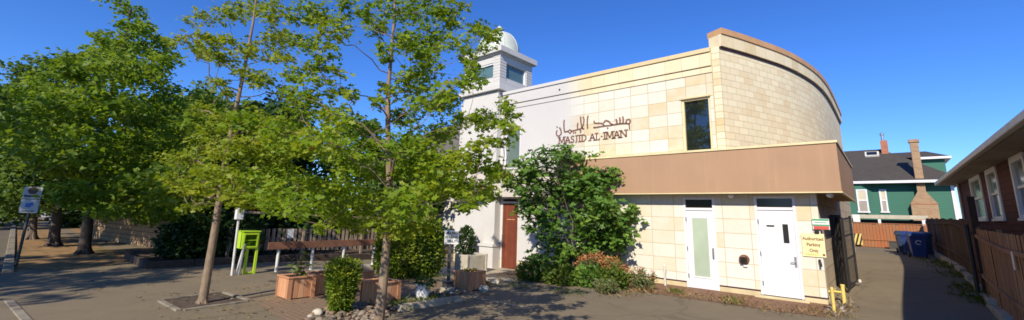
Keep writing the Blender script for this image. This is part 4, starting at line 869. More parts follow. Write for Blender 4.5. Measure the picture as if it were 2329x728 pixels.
# green house beyond the alley
YG = 40.0
gh = thing('green_house', 'green clapboard house with dark shingle roof and big tan brick chimney beyond the alley', 'house', (-1, YG, 0.5))
def G(px_, py, Y=YG): return onY(px_, py, Y)
XR = G(2170, 440)[0]; ZE = (G(1945, 418)[2]+G(2140, 408)[2])/2
wl = MB(); wl.box(-7.5, XR, YG, YG+0.2, 0.3, ZE); wl.box(XR-0.2, XR, YG+0.203, YG+9, 0.3, ZE); wl.build('wall', M_GREENW, gh)
MB().box(XR-0.12, XR+0.05, YG-0.05, YG-0.004, 0.3, ZE-0.15).build('corner_board', M_WHITE, gh)
bayx0, bayx1 = G(1905, 450)[0], G(1985, 450)[0]
MB().prism([(bayx0-0.6, YG-0.004), (bayx0, YG-0.55), (bayx1-0.55, YG-0.55), (bayx1, YG-0.004)], 0.5, ZE-0.12).build('bay', M_GREENW, gh)
def gwin(tl, br, y, nm='window'):
    p0 = onY(*tl, y); p1 = onY(*br, y); x0, x1, z0, z1 = p0[0], p1[0], p1[2], p0[2]; f = MB(); w = 0.09
    f.box(x0, x0+w, y-0.06, y-0.004, z0, z1); f.box(x1-w, x1, y-0.06, y-0.004, z0, z1); f.box(x0+w, x1-w, y-0.06, y-0.004, z1-w, z1); f.box(x0-0.05, x1+0.05, y-0.09, y-0.004, z0-0.09, z0-0.003); f.box(x0+w, x1-w, y-0.05, y-0.004, (z0+z1)/2-0.04, (z0+z1)/2+0.04)
    fr = f.build(nm, M_WHITE, gh); MB().box(x0+w, x1-w, y-0.03, y-0.01, (z0+z1)/2+0.04, z1-w).build('pane', M_BLIND, fr); MB().box(x0+w, x1-w, y-0.03, y-0.01, z0, (z0+z1)/2-0.04).build('pane', M_SOFFIT, fr); return fr
gwin((1946, 431), (1978, 481), YG-0.56); gwin((1998, 431), (2022, 481), YG)
ey = YG-0.7; YR = YG+4.2; ZR = G(1960, 342, YR)[2]; rx = G(2003, 338, YR)[0]
rf = MB(); rf.mesh([(-8.2, ey, ZE), (XR+0.55, ey, ZE), (rx, YR, ZR), (-8.2, YR, ZR), (XR+0.55, YG+9, ZE), (-8.2, YG+9, ZE)], [(0, 1, 2, 3), (1, 4, 2), (2, 4, 5, 3), (0, 3, 5)]); rf.build('roof', M_SHINGLE, gh)
MB().box(-8.2, XR+0.6, ey-0.06, ey+0.02, ZE-0.14, ZE+0.03).build('gutter', M_WHITE, gh); MB().box(-8.2, XR+0.5, ey+0.025, YG-0.004, ZE-0.11, ZE-0.06).build('soffit', M_SOFFIT, gh); MB().box(XR+0.5, XR+0.6, ey+0.025, YG+9, ZE-0.14, ZE+0.02).build('side_gutter', M_WHITE, gh)
# upper wing on the right of the roof
YW = YG+5.0; wx1 = onY(2150, 372, YW)[0]; wx0 = onY(2080, 372, YW)[0]; wz = onY(2130, 362, YW)[2]
MB().box(wx0, wx1, YW, YW+3.5, ZE, wz).build('upper_wall', M_GREENW, gh)
MB().box(wx0-0.1, wx1+0.35, YW-0.35, YW+3.8, wz+0.003, wz+0.17).build('upper_eave', M_WHITE, gh)
zt = onY(2090, 345, YW+1.8)[2]; xr2 = onY(2105, 345, YW+1.8)[0]
MB().mesh([(wx0-1.6, YW-0.3, wz+0.173), (wx1+0.3, YW-0.3, wz+0.173), (wx1+0.3, YW+3.7, wz+0.173), (wx0-1.6, YW+3.7, wz+0.173), (wx0-1.6, YW+1.8, zt), (xr2, YW+1.8, zt)], [(0, 1, 5, 4), (1, 2, 5), (2, 3, 4, 5), (0, 4, 3)]).build('upper_roof', M_SHINGLE, gh)
# chimneys and skylight
YC = YG-0.45
cx = (onY(2098, 440, YC)[0], onY(2074, 480, YC)[0], onY(2136, 480, YC)[0]); shw = 0.42
sx = onY(2097, 440, YC)[0]; z1 = onY(2100, 463, YC)[2]; z2 = onY(2100, 436, YC)[2]; ztop = onY(2077, 317, YC)[2]
mb = MB(); mb.prism_y([(cx[1], 0.3), (cx[2], 0.3), (cx[2], z1), (sx+shw/2, z2), (sx+shw/2, ztop-0.2), (sx-shw/2, ztop-0.2), (sx-shw/2, z2), (cx[1], z1)], YC, YG-0.003); ch = mb.build('chimney', M_CHIM, gh)
MB().box(sx-shw/2-0.06, sx+shw/2+0.06, YC-0.06, YG+0.06, ztop-0.197, ztop).build('chimney_cap', M_CHIM, ch); MB().box(cx[1]-0.01, cx[2]+0.01, YC-0.02, YC-0.003, z1-0.06, z1).build('brick_course', M_CHIMR, ch)
p = onY(2014, 352, YR-0.6); MB().box(p[0]-0.21, p[0]+0.21, YR-0.8, YR-0.3, p[2]-0.3, onY(2014, 320, YR-0.6)[2]).build('chimney', M_CHIMR, gh); z = onY(2014, 320, YR-0.6)[2]
MB().lathe([(0.09, 0.0), (0.09, 0.45), (0.14, 0.46), (0.14, 0.58), (0.03, 0.66)], (p[0]-0.05, YR-0.55, z), 12).build('flue', M_METAL, gh)
f = (onY(1983, 350, YG+2.6)); sl = (ZR-ZE)/(YR-ey); yy = YG+3.3; zz = ZE+sl*(yy-ey); a = math.atan(sl); xk = onY(1983, 351, yy)[0]
sk = MB().obox((xk, yy, zz+0.05), (0.85, 0.8, 0.14), 0, a).build('skylight', M_WOFF, gh); MB().obox((xk, yy-0.05, zz+0.125), (0.62, 0.55, 0.03), 0, a).build('pane', M_DGLASS, sk)

# house behind the street trees on the left
nh = thing('white_house', 'white house with a grey tiled roof half hidden behind the street trees', 'house', (-24, 18, 0))
mb = MB(); mb.box(-29.5, -18.6, 17.0, 26, -0.4, 4.9); mb.build('wall', M_WOFF, nh)
MB().mesh([(-30.2, 16.3, 4.85), (-17.9, 16.3, 4.85), (-17.9, 26.7, 4.85), (-30.2, 26.7, 4.85), (-27, 21.5, 8.6), (-21, 21.5, 8.6)], [(0, 1, 5, 4), (1, 2, 5), (2, 3, 4, 5), (0, 4, 3), (0, 3, 2, 1)]).build('roof', M_TILE, nh)
for x in (-27.5, -24.5, -21.5):
    f = MB(); f.box(x, x+0.09, 16.94, 16.996, 2.0, 3.6); f.box(x+1.1, x+1.19, 16.94, 16.996, 2.0, 3.6); f.box(x+0.09, x+1.1, 16.94, 16.996, 3.5, 3.6); f.box(x+0.09, x+1.1, 16.94, 16.996, 2.0, 2.1); fr = f.build('window', M_WHITE, nh); MB().box(x+0.09, x+1.1, 16.97, 16.99, 2.1, 3.5).build('pane', M_WINB, fr)
# ------------------------------------------------------------------ LOT FURNITURE
HEDGES = []
def plankmat():
    m, nt, b = _new('cedar_boards'); geo = nt.nodes.new('ShaderNodeNewGeometry')
    gr = noise(nt, coords(nt, 'Object', (12, 12, 1.5)), 3.0, 6, 0.7)
    out = ramp(nt, geo.outputs['Random Per Island'], [(0.0, (0.46, 0.21, 0.105)), (0.5, (0.60, 0.30, 0.15)), (1.0, (0.70, 0.40, 0.22))])
    out = mixc(nt, ramp(nt, gr, [(0.35, 0.5), (0.65, 0.0)]), out, (0.37, 0.16, 0.075))
    nt.links.new(out, b.inputs['Base Color']); b.inputs['Roughness'].default_value = 0.75; return m
M_PLANK = plankmat()
def make_planter(label, w=0.54, h=0.45):
    t = thing('cedar_planter', label, 'planter', (0, 0, 0), 'cedar planter boxes'); a = w/2; n = 5; bw = w/n; mb = MB()
    for k in range(n):
        u0 = -a+k*bw+0.003; u1 = -a+(k+1)*bw-0.003; j = RNG.normal()*0.003
        mb.box(u0, u1, -a-0.02, -a, 0.03, h); mb.box(u0, u1, a, a+0.02, 0.03, h)
        mb.box(a, a+0.02+j, u0, u1, 0.03, h); mb.box(-a-0.02, -a, u0, u1, 0.03, h)
    mb.build('boards', M_PLANK, t, 0.003)
    r = MB(); e = a+0.045
    r.box(-e, e, -e, -a+0.03, h+0.002, h+0.03); r.box(-e, e, a-0.03, e, h+0.002, h+0.03); r.box(-e, -a+0.03, -a+0.033, a-0.033, h+0.002, h+0.03); r.box(a-0.03, e, -a+0.033, a-0.033, h+0.002, h+0.03)
    r.build('rim', M_PLANK, t, 0.004)
    for sx, sy in ((1, -1), (1, 1), (-1, -1), (-1, 1)): MB().box(*sorted((sx*(a+0.021), sx*(a+0.035))), *sorted((sy*(a-0.06), sy*(a+0.036))), 0.0, h).build('corner_trim', M_PLANK, t, 0.003)
    MB().box(-a+0.005, a-0.005, -a+0.005, a-0.005, 0.04, h-0.06).build('soil', M_SOIL, t); return t
def place_corner(t, px_, py_, w=0.60): q = gp(px_, py_); t.location = (q[0]-w/2, q[1]+w/2, q[2]-0.005); return t.location
pl0 = make_planter('cedar planter box holding a single leafy sapling, leftmost on the paving'); A = place_corner(pl0, 651, 684)
for lab, px_, py_, rz in (('empty cedar planter box between the sapling planter and the narrow conifer', 712, 674, 0.05), ('cedar planter box just right of the narrow conifer', 797, 666, -0.05), ('cedar planter box partly behind the nearer street tree trunk', 853, 699, 0.08), ('cedar planter box in front of the pale stone trough by the entrance', 1066, 664, 0.04)):
    c = copy_tree(pl0); c['label'] = lab; place_corner(c, px_, py_); c.rotation_euler.z = rz
# sapling in the first planter
sp = thing('sapling', 'thin leafy sapling growing in the leftmost cedar planter', 'plant', (A[0], A[1], A[2]+0.39)); s0 = np.array(A)+[0, 0, 0.39]; mb = MB(); pts = []
for k in range(5):
    e = s0+np.array([RNG.normal()*0.10, RNG.normal()*0.10, 0.35+0.3*RNG.random()]); mb.tube([s0, (s0+e)/2+RNG.normal(size=3)*0.02, e], [0.012, 0.009, 0.004], 5); 
    for f in np.linspace(0.3, 1, 9): pts.append(s0+(e-s0)*f+RNG.normal(size=3)*0.03)
mb.build('stems', M_BARKM, sp); leaf_object('leaves', np.array(pts), 0.11, M_SHRUB, sp, up=0.5)
E4 = [o for o in bpy.data.objects if o.get('label', '').startswith('cedar planter box in front')][0].location
sp = thing('potted_herbs', 'low green herbs growing in the cedar planter by the stone trough', 'plant', (E4[0], E4[1], 0.4)); P, u = shell_points((E4[0], E4[1], E4[2]+0.42), (0.24, 0.24, 0.10), 160, 0.3); leaf_object('leaves', P, 0.07, M_SHRUB, sp, up=0.4, outward=u*0.6)
# white bucket with a plant
q = gp(960, 683); t = thing('white_bucket', 'white plastic bucket used as a flower pot on the cobbles', 'bucket', q)
MB().lathe([(0.135, 0.0), (0.175, 0.33), (0.19, 0.335), (0.19, 0.36), (0.165, 0.36), (0.155, 0.30)], q, 24).build('pail', M_WHITE, t)
h = MB(); h.tube([q+np.array([0.185*math.cos(a), -0.03-0.06*math.sin(a), 0.33-0.17*math.sin(a)]) for a in np.linspace(0, math.pi, 10)], 0.006, 5); h.build('handle', M_METAL, t)
t2 = thing('bucket_plant', 'small green plant growing out of the white bucket', 'plant', q+[0, 0, 0.3]); P, u = shell_points(q+[0.03, 0.02, 0.40], (0.2, 0.2, 0.12), 220, 0.3); leaf_object('leaves', P, 0.075, M_SHRUB, t2, up=0.4, outward=u*0.7)
# parking sign post in the middle
q = gp(1018, 664); t = thing('sign_post', 'dark square post with a small white sign reading Masjid Parking Only on a concrete footing', 'sign', q)
D_ = np.dot(q-EYE, HF); top = onD(1024, 513, q); MB().obox(q+[0, 0, 0.05], (0.36, 0.36, 0.16), YAW).build('footing', M_CONC, t, 0.02); MB().obox(q+[0, 0, 0.20], (0.26, 0.26, 0.17), YAW).build('socket', M_DGREY, t, 0.015)
MB().obox(q+[0, 0, 0.28+(top[2]-q[2]-0.28)/2], (0.075, 0.075, top[2]-q[2]-0.28), YAW).build('post', M_DGREY, t, 0.006)
sc_ = onD(1028, 539, q); n = -HF; c = sc_+n*0.06; MB().obox(c, (0.37, 0.012, 0.36), YAW+R(6)).build('plate', M_SIGNW, t, 0.004)
xd = np.array([math.cos(YAW+R(6)), math.sin(YAW+R(6)), 0]); nd = np.array([xd[1], -xd[0], 0])
for k, w in enumerate(('MASJID', 'PARKING', 'ONLY')): put_text(w, 0.085, c+nd*0.009+np.array([0, 0, 0.075-k*0.105]), xd, (0, 0, 1), M_INKB, t, bold=0.002, extrude=0.002, squash=0.95)
# pale stone trough by the entrance
q0 = gp(1049, 625); X0, Y0 = q0[0], q0[1]+0.35; z0 = g(X0, Y0); t = thing('stone_trough', 'pale concrete trough with thick end panels behind the planter by the entrance', 'trough', (X0, Y0, z0))
ra = onD(1050, 582, (X0, Y0, 0)); H_ = ra[2]-z0; mb = MB(); W_t = 0.86
MB().box(X0-0.12, X0-0.02, Y0-0.02, Y0+W_t, z0, z0+H_).build('side_panel', M_STONE, t, 0.012); MB().box(X0-0.62, X0-0.52, Y0-0.02, Y0+W_t, z0, z0+H_*0.96).build('side_panel', M_STONE, t, 0.012)
MB().box(X0-0.66, X0+0.01, Y0-0.10, Y0-0.022, z0, z0+H_+0.03).build('end_panel', M_STONE, t, 0.015); MB().box(X0-0.66, X0+0.01, Y0+W_t+0.002, Y0+W_t+0.09, z0, z0+H_+0.03).build('end_panel', M_STONE, t, 0.015); MB().box(X0-0.518, X0-0.122, Y0, Y0+W_t-0.01, z0, z0+H_*0.85).build('soil', M_SOIL, t)
# wheel stop
a = gp(905, 708); b = gp(1058, 682); m = (a+b)/2; L = np.linalg.norm(b-a); ang = math.atan2(b[1]-a[1], b[0]-a[0]); t = thing('wheel_stop', 'long low concrete wheel stop in front of the cobbles', 'kerb', m)
h = MB(); h.mesh([(-L/2, -0.09, -0.02), (L/2, -0.09, -0.02), (L/2, 0.09, -0.02), (-L/2, 0.09, -0.02), (-L/2+0.03, -0.06, 0.13), (L/2-0.25, -0.06, 0.11), (L/2-0.25, 0.06, 0.11), (-L/2+0.03, 0.06, 0.13)], [(0, 3, 2, 1), (4, 5, 6, 7), (0, 1, 5, 4), (1, 2, 6, 5), (2, 3, 7, 6), (3, 0, 4, 7)])
Mx = Matrix.Translation(Vector(m)) @ Matrix.Rotation(ang, 4, 'Z'); h.v = [tuple(Mx @ Vector(v)) for v in h.v]; h.build('beam', M_CONC, t, 0.02)
for s in (-0.32, 0.3):
    pt = Mx @ Vector((s*L, 0, 0.118)); MB().tube([pt, pt+Vector((0, 0, 0.02))], 0.02, 8).build('pin', M_RUST, t)
# cobbles: loose stones nobody could count
def cobbles(name, poly, n, smin, smax):
    bm = bmesh.new(); bmesh.ops.create_icosphere(bm, subdivisions=1, radius=1.0); base = np.array([v.co[:] for v in bm.verts]); fs = [[v.index for v in f.verts] for f in bm.faces]; bm.free(); mb = MB()
    xs = [p[0] for p in poly]; ys = [p[1] for p in poly]
    def inside(x, y):
        c = False
        for i in range(len(poly)):
            (x1, y1), (x2, y2) = poly[i], poly[i-1]
            if (y1 > y) != (y2 > y) and x < (x2-x1)*(y-y1)/(y2-y1)+x1: c = not c
        return c
    k = 0
    while k < n:
        x = RNG.uniform(min(xs), max(xs)); y = RNG.uniform(min(ys), max(ys))
        if not inside(x, y): continue
        s = RNG.uniform(smin, smax); V = base*(1+RNG.normal(size=(len(base), 1))*0.13)*np.array([s, s*RNG.uniform(0.6, 0.95), s*RNG.uniform(0.4, 0.7)]); a = RNG.uniform(0, 6.28); c_, s_ = math.cos(a), math.sin(a)
        V = np.stack([V[:, 0]*c_-V[:, 1]*s_+x, V[:, 0]*s_+V[:, 1]*c_+y, V[:, 2]+g(x, y)+s*RNG.uniform(0.1, 0.5)], 1); mb.mesh(V, fs, True); k += 1
    return tag(mb.build(name, M_ROCK, fix=False, merge=False), kind='stuff')
cobbles('river_cobbles', bed, 750, 0.03, 0.085)
cobbles('corner_gravel', [(-1.25, 12.0), (-0.95, 11.9), (-0.75, 12.6), (-0.8, 14.4), (-1.2, 14.6), (-1.2, 13.4)], 160, 0.03, 0.07)
for k, (px_, py_, s, lab) in enumerate(((1100, 662, 0.17, 'large pale boulder at the end of the cobbles by the wheel stop'), (722, 716, 0.13, 'whitish boulder at the front of the cobbles below the narrow conifer'), (1128, 645, 0.14, 'brown boulder beside the entrance walk'))):
    q = gp(px_, py_); bm = bmesh.new(); bmesh.ops.create_icosphere(bm, subdivisions=2, radius=1.0); mb = MB(); V = np.array([v.co[:] for v in bm.verts]); V = V*(1+RNG.normal(size=(len(V), 1))*0.06)*np.array([s, s*0.75, s*0.6])+q+[0, 0, s*0.25]
    mb.mesh(V, [[v.index for v in f.verts] for f in bm.faces], True); bm.free(); tag(mb.build('boulder', M_STONE, fix=False), lab, 'rock', 'boulders by the cobbles')
# lime book box
XB = gp(553, 625)[0]; q1 = onX(553, 625, XB); q2 = onX(575, 625, XB); zg = g(XB, q1[1]); t = thing('book_box', 'lime green open fronted box on two legs beside the railing', 'box', (XB, (q1[1]+q2[1])/2, zg))
z0 = onX(560, 566, XB)[2]; z1 = onX(560, 528, XB)[2]; y0 = onX(551, 545, XB)[1]; y1 = onX(590, 545, XB)[1]; d = 0.42; e = 0.03
mb = MB(); mb.box(XB-d, XB, y0, y0+e, z0, z1); mb.box(XB-d, XB, y1-e, y1, z0, z1); mb.box(XB-d, XB, y0+e, y1-e, z0, z0+e); mb.box(XB-d, XB, y0+e, y1-e, z1-e, z1); mb.box(XB-d, XB-d+e, y0+e, y1-e, z0+e, z1-e); mb.build('cabinet', M_LIME, t, 0.006)
mb = MB(); mb.box(XB-0.015, XB+0.012, y0+e, y0+e+0.04, z0+e, z1-e); mb.box(XB-0.015, XB+0.012, y1-e-0.04, y1-e, z0+e, z1-e); mb.box(XB-0.015, XB+0.012, y0+e+0.04, y1-e-0.04, z1-e-0.05, z1-e); mb.box(XB-0.015, XB+0.012, y0+e+.04, y1-e-.04, z0+e, z0+e+0.04); mb.build('door_rim', M_LIME, t, 0.004)
MB().box(XB-d+e, XB-0.03, y0+e, y1-e, (z0+z1)/2-0.012, (z0+z1)/2+0.012).build('shelf', M_LIMED, t)
mb = MB()
yy = y0+0.12
while yy < y1-0.2: w = RNG.uniform(0.03, 0.06); mb.box(XB-0.30, XB-0.12, yy, yy+w, z0+e+0.002, z0+e+RNG.uniform(0.10, 0.17)); yy += w+0.008
mb.build('leaflets', M_LIMED, t)
for y in (q1[1], q2[1]):
    MB().box(XB-0.10, XB-0.03, y, y+0.07, zg-0.02, z0-0.003).build('leg', M_LIME, t, 0.006)
MB().box(XB-0.09, XB-0.04, q1[1]+0.073, q2[1]-0.003, zg+0.02, zg+0.07).build('foot_bar', M_LIME, t, 0.005); MB().box(XB-d-0.02, XB+0.03, y0-0.02, y1+0.02, z1+0.003, z1+0.03).build('lid', M_LIME, t, 0.006)
# white poles by the book box
q = gp(527, 627); tp = onD(544, 490, q); t = thing('white_pole', 'tall thin white pole with a small white box on top left of the lime box', 'pole', q); MB().tube([q, tp], 0.035, 8).build('shaft', M_WOFF, t); MB().obox(tp+[0, 0, 0.05], (0.16, 0.2, 0.34), 0).build('head', M_SIGNW, t, 0.015)
q = gp(535, 626); t = thing('white_stake', 'short leaning white stake between the tall white pole and the lime box', 'stake', q); MB().tube([q, q+[0.02, 0.12, 0.85]], 0.025, 8).build('shaft', M_WOFF, t); MB().lathe([(0.03, 0.0), (0.03, 0.03), (0.005, 0.05)], q+[0.02, 0.12, 0.84], 8).build('tip', M_WOFF, t)
q = gp(543, 626); t = thing('grey_stake', 'short grey upright stake touching the left leg of the lime box', 'stake', q); MB().tube([q, q+[0.0, 0.03, 0.8]], 0.03, 8).build('shaft', M_METAL, t); MB().lathe([(0.036, 0.0), (0.036, 0.03), (0.005, 0.05)], q+[0.0, 0.03, 0.79], 8).build('tip', M_METAL, t)
# railing
XR_ = -14.55; t = thing('railing', 'brown board railing on four white posts in front of the weathered fence', 'railing', (XR_, 7.3, 0)); ys = [onX(px_, 600, XR_)[1] for px_ in (630, 708, 779, 847)]
zr = onX(632, 562, XR_)[2]
for y in ys:
    zz = g(XR_, y); MB().tube([(XR_, y, zz), (XR_, y, zr+0.02)], 0.045, 10).build('post', M_WOFF, t); 
MB().box(XR_+0.05, XR_+0.09, ys[0]-0.35, ys[-1]+0.5, zr-0.06, zr+0.16).build('rail_board', M_FENCEB, t, 0.006)
tag(MB().box(-14.8, -14.3, 5.2, 9.8, -0.3, -0.03).build('railing_slab', M_CONC, bevel=0.01), kind='structure')
# weathered board fence behind the railing
XF = -18.2; zt = onX(600, 519, XF)[2]; zt2 = onX(850, 521, XF)[2]
board_fence_y('weathered_fence', 'weathered grey brown open board fence behind the railing and under the trees', XF, 5.3, 13.2, zt, zt2, M_FENCEW, pw=0.205, gap=0.075, posts=2.6, zoff=0.35)
t = thing('fence_notice', 'small pale notice on a post of the weathered fence', 'notice', onX(662, 530, XF+0.06)); p = onX(662, 530, XF+0.06); MB().box(XF-0.075, XF-0.055, p[1]-0.14, p[1]+0.14, p[2]-0.16, p[2]+0.16).build('board', M_STONE, t, 0.004); MB().box(XF+0.024, XF+0.04, p[1]-0.12, p[1]+0.12, p[2]-0.2, p[2]+0.15).build('sheet', M_SIGNW, t)
kb = MB()
for y in np.arange(2.9, 13.0, 1.25): kb.box(-17.45, -17.25, y, y+1.24, -0.4, g(-17.3, y)+0.22)
tag(kb.build('timber_edging', M_EDGE, bevel=0.015), kind='structure')
kb = MB()
for x in np.arange(-21.0, -17.5, 1.2): kb.box(x, x+1.19, 2.88, 3.05, -0.2, 0.24)
tag(kb.build('front_edging', M_EDGE, bevel=0.015), kind='structure')
tag(MB().box(-24, -17.46, 3.06, 16.5, -0.4, 0.02).build('planting_ground', M_SOIL), kind='structure')
# orange chair seen over the fence
p = onX(660, 505, -20.6); t = thing('orange_chair', 'bright orange chair back showing above the weathered fence', 'chair', (-20.6, p[1], 0.02)); y = p[1]
MB().box(-20.65, -20.6, y-0.26, y+0.26, 1.55, 2.25).build('backrest', M_ORANGE, t, 0.03); MB().box(-20.6, -20.1, y-0.27, y+0.27, 1.42, 1.50).build('seat', M_ORANGE, t, 0.02)
for sx in (-20.62, -20.14):
    for sy in (-0.23, 0.23): MB().tube([(sx, y+sy, 0.02), (sx, y+sy, 1.42)], 0.025, 6).build('leg', M_ORANGE, t)
# tan wall along the path on the left
t = thing('stone_wall', 'low tan stone wall along the shaded path on the left', 'wall', (-27.5, 4.1, 0)); wa = math.atan2(2.3, 13.6); MB().obox((-27.4, 4.15, 0.5), (13.8, 0.25, 1.3), wa).build('courses', M_TANBRICK, t); MB().obox((-27.4, 4.15, 1.19), (13.9, 0.32, 0.075), wa).build('coping', M_KERB, t, 0.015)
for k, (hx, hy, sx, sy, sz, lab) in enumerate(((-47, 3.6, 1.2, 1.6, 2.4, 'tall dark hedge at the far end of the path on the left'), (-44, -4.2, 1.5, 3.0, 2.2, 'dark hedge across the street at the left edge behind the sign pole'), (-36.5, 6.0, 1.6, 2.2, 2.4, 'dark hedge behind the far end of the tan stone wall'))): HEDGES.append((hx, hy, sx, sy, sz, lab))
# no parking sign on the left
q = gp(36, 606); top = onD(85, 424, q); t = thing('no_parking_sign', 'two stacked white street sign plates on a dark pole at the left kerb', 'sign', q); MB().tube([q+[0, 0, -0.05], (q[0], q[1], top[2])], 0.038, 10).build('pole', M_DGREY, t)
u = np.array([math.cos(R(62)), math.sin(R(62)), 0]); nd = np.array([u[1], -u[0], 0]); zt = onD(83, 425, q)[2]; zm = onD(75, 453, q)[2]; zb = onD(68, 485, q)[2]; wpl = 0.44
def splate(za, zc, nm): return MB().obox((q[0]+nd[0]*0.05, q[1]+nd[1]*0.05, (za+zc)/2), (wpl, 0.008, abs(za-zc)-0.02), R(62)).build(nm, M_SIGNG, t, 0.003)
def onplate(mat, pts, nm):
    base = np.array([q[0], q[1], 0])+nd*0.056; mb = MB(); V = [base+u*a+np.array([0, 0, b]) for a, b in pts]; V2 = [v+nd*0.003 for v in V]; n = len(V); mb.mesh(V+V2, [list(range(n)), list(range(n, 2*n))[::-1]]+[(i, (i+1) % n, n+(i+1) % n, n+i) for i in range(n)]); return mb.build(nm, mat, t)
splate(zt, zm, 'upper_plate'); splate(zm, zb, 'lower_plate'); zc = (zt+zm)/2+0.07
onplate(M_INKM, [(0.115*math.cos(a), zc+0.115*math.sin(a)) for a in np.linspace(0, 2*math.pi, 21)[:-1]], 'disc')
onplate(M_INKB, [(-0.18, zm+0.06), (0.18, zm+0.06), (0.18, zm+0.12), (-0.18, zm+0.12)], 'text_bar'); zl = (zm+zb)/2+0.03
onplate(M_INKBL, [(-0.10, zl-0.06), (0.02, zl-0.07), (0.06, zl), (0.11, zl+0.01), (0.06, zl+0.09), (-0.02, zl+0.06), (-0.10, zl+0.06)], 'emblem'); onplate(M_INKB, [(-0.15, zb+0.05), (0.15, zb+0.05), (0.15, zb+0.08), (-0.15, zb+0.08)], 'text_bar')
# distant white van up the street
t = thing('white_van', 'white van parked far up the street behind the tree trunks', 'van', (-62, 0.2, 0)); vx, vy = -62, 1.4
MB().prism_y([(vx-2.2, 0.35), (vx+2.3, 0.35), (vx+2.3, 1.0), (vx+1.6, 1.15), (vx+0.9, 2.0), (vx-2.2, 2.05)], vy-0.9, vy+0.9).build('body', M_WHITE, t, 0.06)
MB().prism_y([(vx+0.95, 1.2), (vx+1.5, 1.2), (vx+0.95, 1.9)], vy-0.91, vy-0.903).build('side_window', M_DGLASS, t); MB().mesh([(vx+1.62, vy-0.75, 1.18), (vx+1.62, vy+0.75, 1.18), (vx+0.98, vy+0.75, 1.95), (vx+0.98, vy-0.75, 1.95)], [(0, 1, 2, 3)]).build('windscreen', M_DGLASS, t)
for wx in (-1.5, 1.5):
    for s in (-1, 1): MB().tube([(vx+wx, vy+s*0.72, 0.34), (vx+wx, vy+s*0.92, 0.34)], 0.34, 16).build('wheel', M_BLACK, t)

# ------------------------------------------------------------------ VEGETATION
def blobs(base, lst, spread=1.6, scale=1.0, extra=0, dens=1.0):
    D0 = np.dot(np.array(base)-EYE, HF); out = []
    for it in lst:
        px_, py_, r = it[:3]; off = it[3] if len(it) > 3 else float(np.clip(RNG.normal(0, spread*0.6), -spread, spread)); dn = it[4] if len(it) > 4 else 1.0
        rr = r*scale*(D0+off)/F_*1.02; out.append((onD(px_, py_, base, off), rr, dn*dens))
        for _ in range(extra): o2 = off+RNG.choice([-1, 1])*RNG.uniform(0.5, 1.0)*spread; out.append((onD(px_+RNG.normal()*r*0.5, py_+RNG.normal()*r*0.4, base, o2), rr*0.9, dn*dens*0.8))
    return out
# street tree with the pit
b = gp(460, 690); path = [b+[0, 0, -0.05]]+[onD(x, y, b) for x, y in ((474, 610), (489, 520), (501, 440), (516, 350), (532, 270), (548, 195), (563, 120), (576, 50), (586, -30))]
T1 = [(560, 15, 42), (605, 35, 40), (640, 75, 34), (520, 40, 36), (455, 40, 30), (425, 92, 28), (470, 90, 34), (530, 105, 42), (590, 115, 42), (635, 130, 30), (455, 118, 20), (505, 140, 28), (560, 165, 32), (590, 180, 30), (640, 210, 30), (500, 190, 22), (470, 112, 22), (525, 210, 22),
      (500, 275, 38), (560, 285, 46), (610, 275, 44), (470, 330, 42), (520, 345, 46), (580, 350, 50), (635, 360, 40), (430, 365, 38), (480, 400, 46), (540, 415, 46), (600, 430, 42), (425, 430, 34), (460, 250, 26), (645, 290, 34), (660, 330, 34), (400, 400, 28), (560, 460, 36), (440, 470, 26)]
build_tree('street_tree', 'tall slender oak street tree growing in the kerbed tree pit', 'tree', b, path, 0.092, 0.02, blobs(b, T1, 1.4, 1.0, 1), 0.095, M_LEAF1, M_BARKG, 1550, 2.3, group='street trees', shape='lobed', aspect=0.75)
# nearer street tree
b = gp(858, 768); path = [b+[0, 0, -0.05]]+[onD(x, y, b) for x, y in ((862, 728), (870, 660), (877, 580), (884, 500), (886, 420), (883, 340), (882, 260), (884, 190), (890, 120), (896, 50), (900, -40))]
T2 = [(720, 30, 44), (765, 75, 46), (700, 95, 34), (690, 40, 30), (795, 20, 32), (850, 60, 34), (905, 25, 46), (960, 30, 52), (1010, 45, 42), (990, 90, 42), (930, 110, 46), (880, 135, 30), (1100, 75, 34), (1085, 62, 24), (1095, 110, 20), (955, 85, 45), (1030, 15, 30), (730, 125, 30), (840, 30, 26),
      (740, 165, 40), (690, 180, 30), (660, 205, 26), (785, 205, 28), (765, 260, 42), (790, 285, 34), (855, 235, 24), (870, 205, 26), (935, 180, 50), (985, 165, 42), (965, 240, 56), (1010, 225, 42), (915, 265, 36), (1020, 300, 50), (1065, 270, 38), (1115, 280, 36), (1150, 235, 24), (1163, 262, 24), (1145, 290, 28), (1085, 180, 22), (1075, 150, 22), (1060, 125, 26), (1040, 190, 34), (720, 215, 36), (700, 250, 40),
      (850, 320, 50), (925, 330, 56), (985, 370, 56), (1050, 350, 52), (1100, 325, 42), (1110, 380, 42), (720, 320, 56), (660, 330, 56), (620, 300, 40), (785, 355, 52), (650, 280, 40), (1060, 410, 46), (830, 390, 50), (900, 400, 55),
      (620, 400, 52), (680, 420, 56), (740, 430, 52), (800, 440, 56), (860, 470, 50), (925, 450, 56), (985, 440, 52), (1040, 440, 48), (1095, 430, 38), (1120, 445, 28), (765, 490, 38), (820, 505, 36), (905, 515, 44), (955, 495, 40), (1060, 468, 30), (600, 450, 38), (650, 465, 36), (580, 420, 34), (740, 520, 26), (1135, 400, 28)]
build_tree('street_tree', 'broad leafy oak street tree in front of the mosque tower, nearest the viewer', 'tree', b, path, 0.096, 0.018, blobs(b, T2, 1.5, 1.0, 1), 0.088, M_LEAF2, M_BARKG, 2150, 2.3, group='street trees', shape='lobed', aspect=0.75)
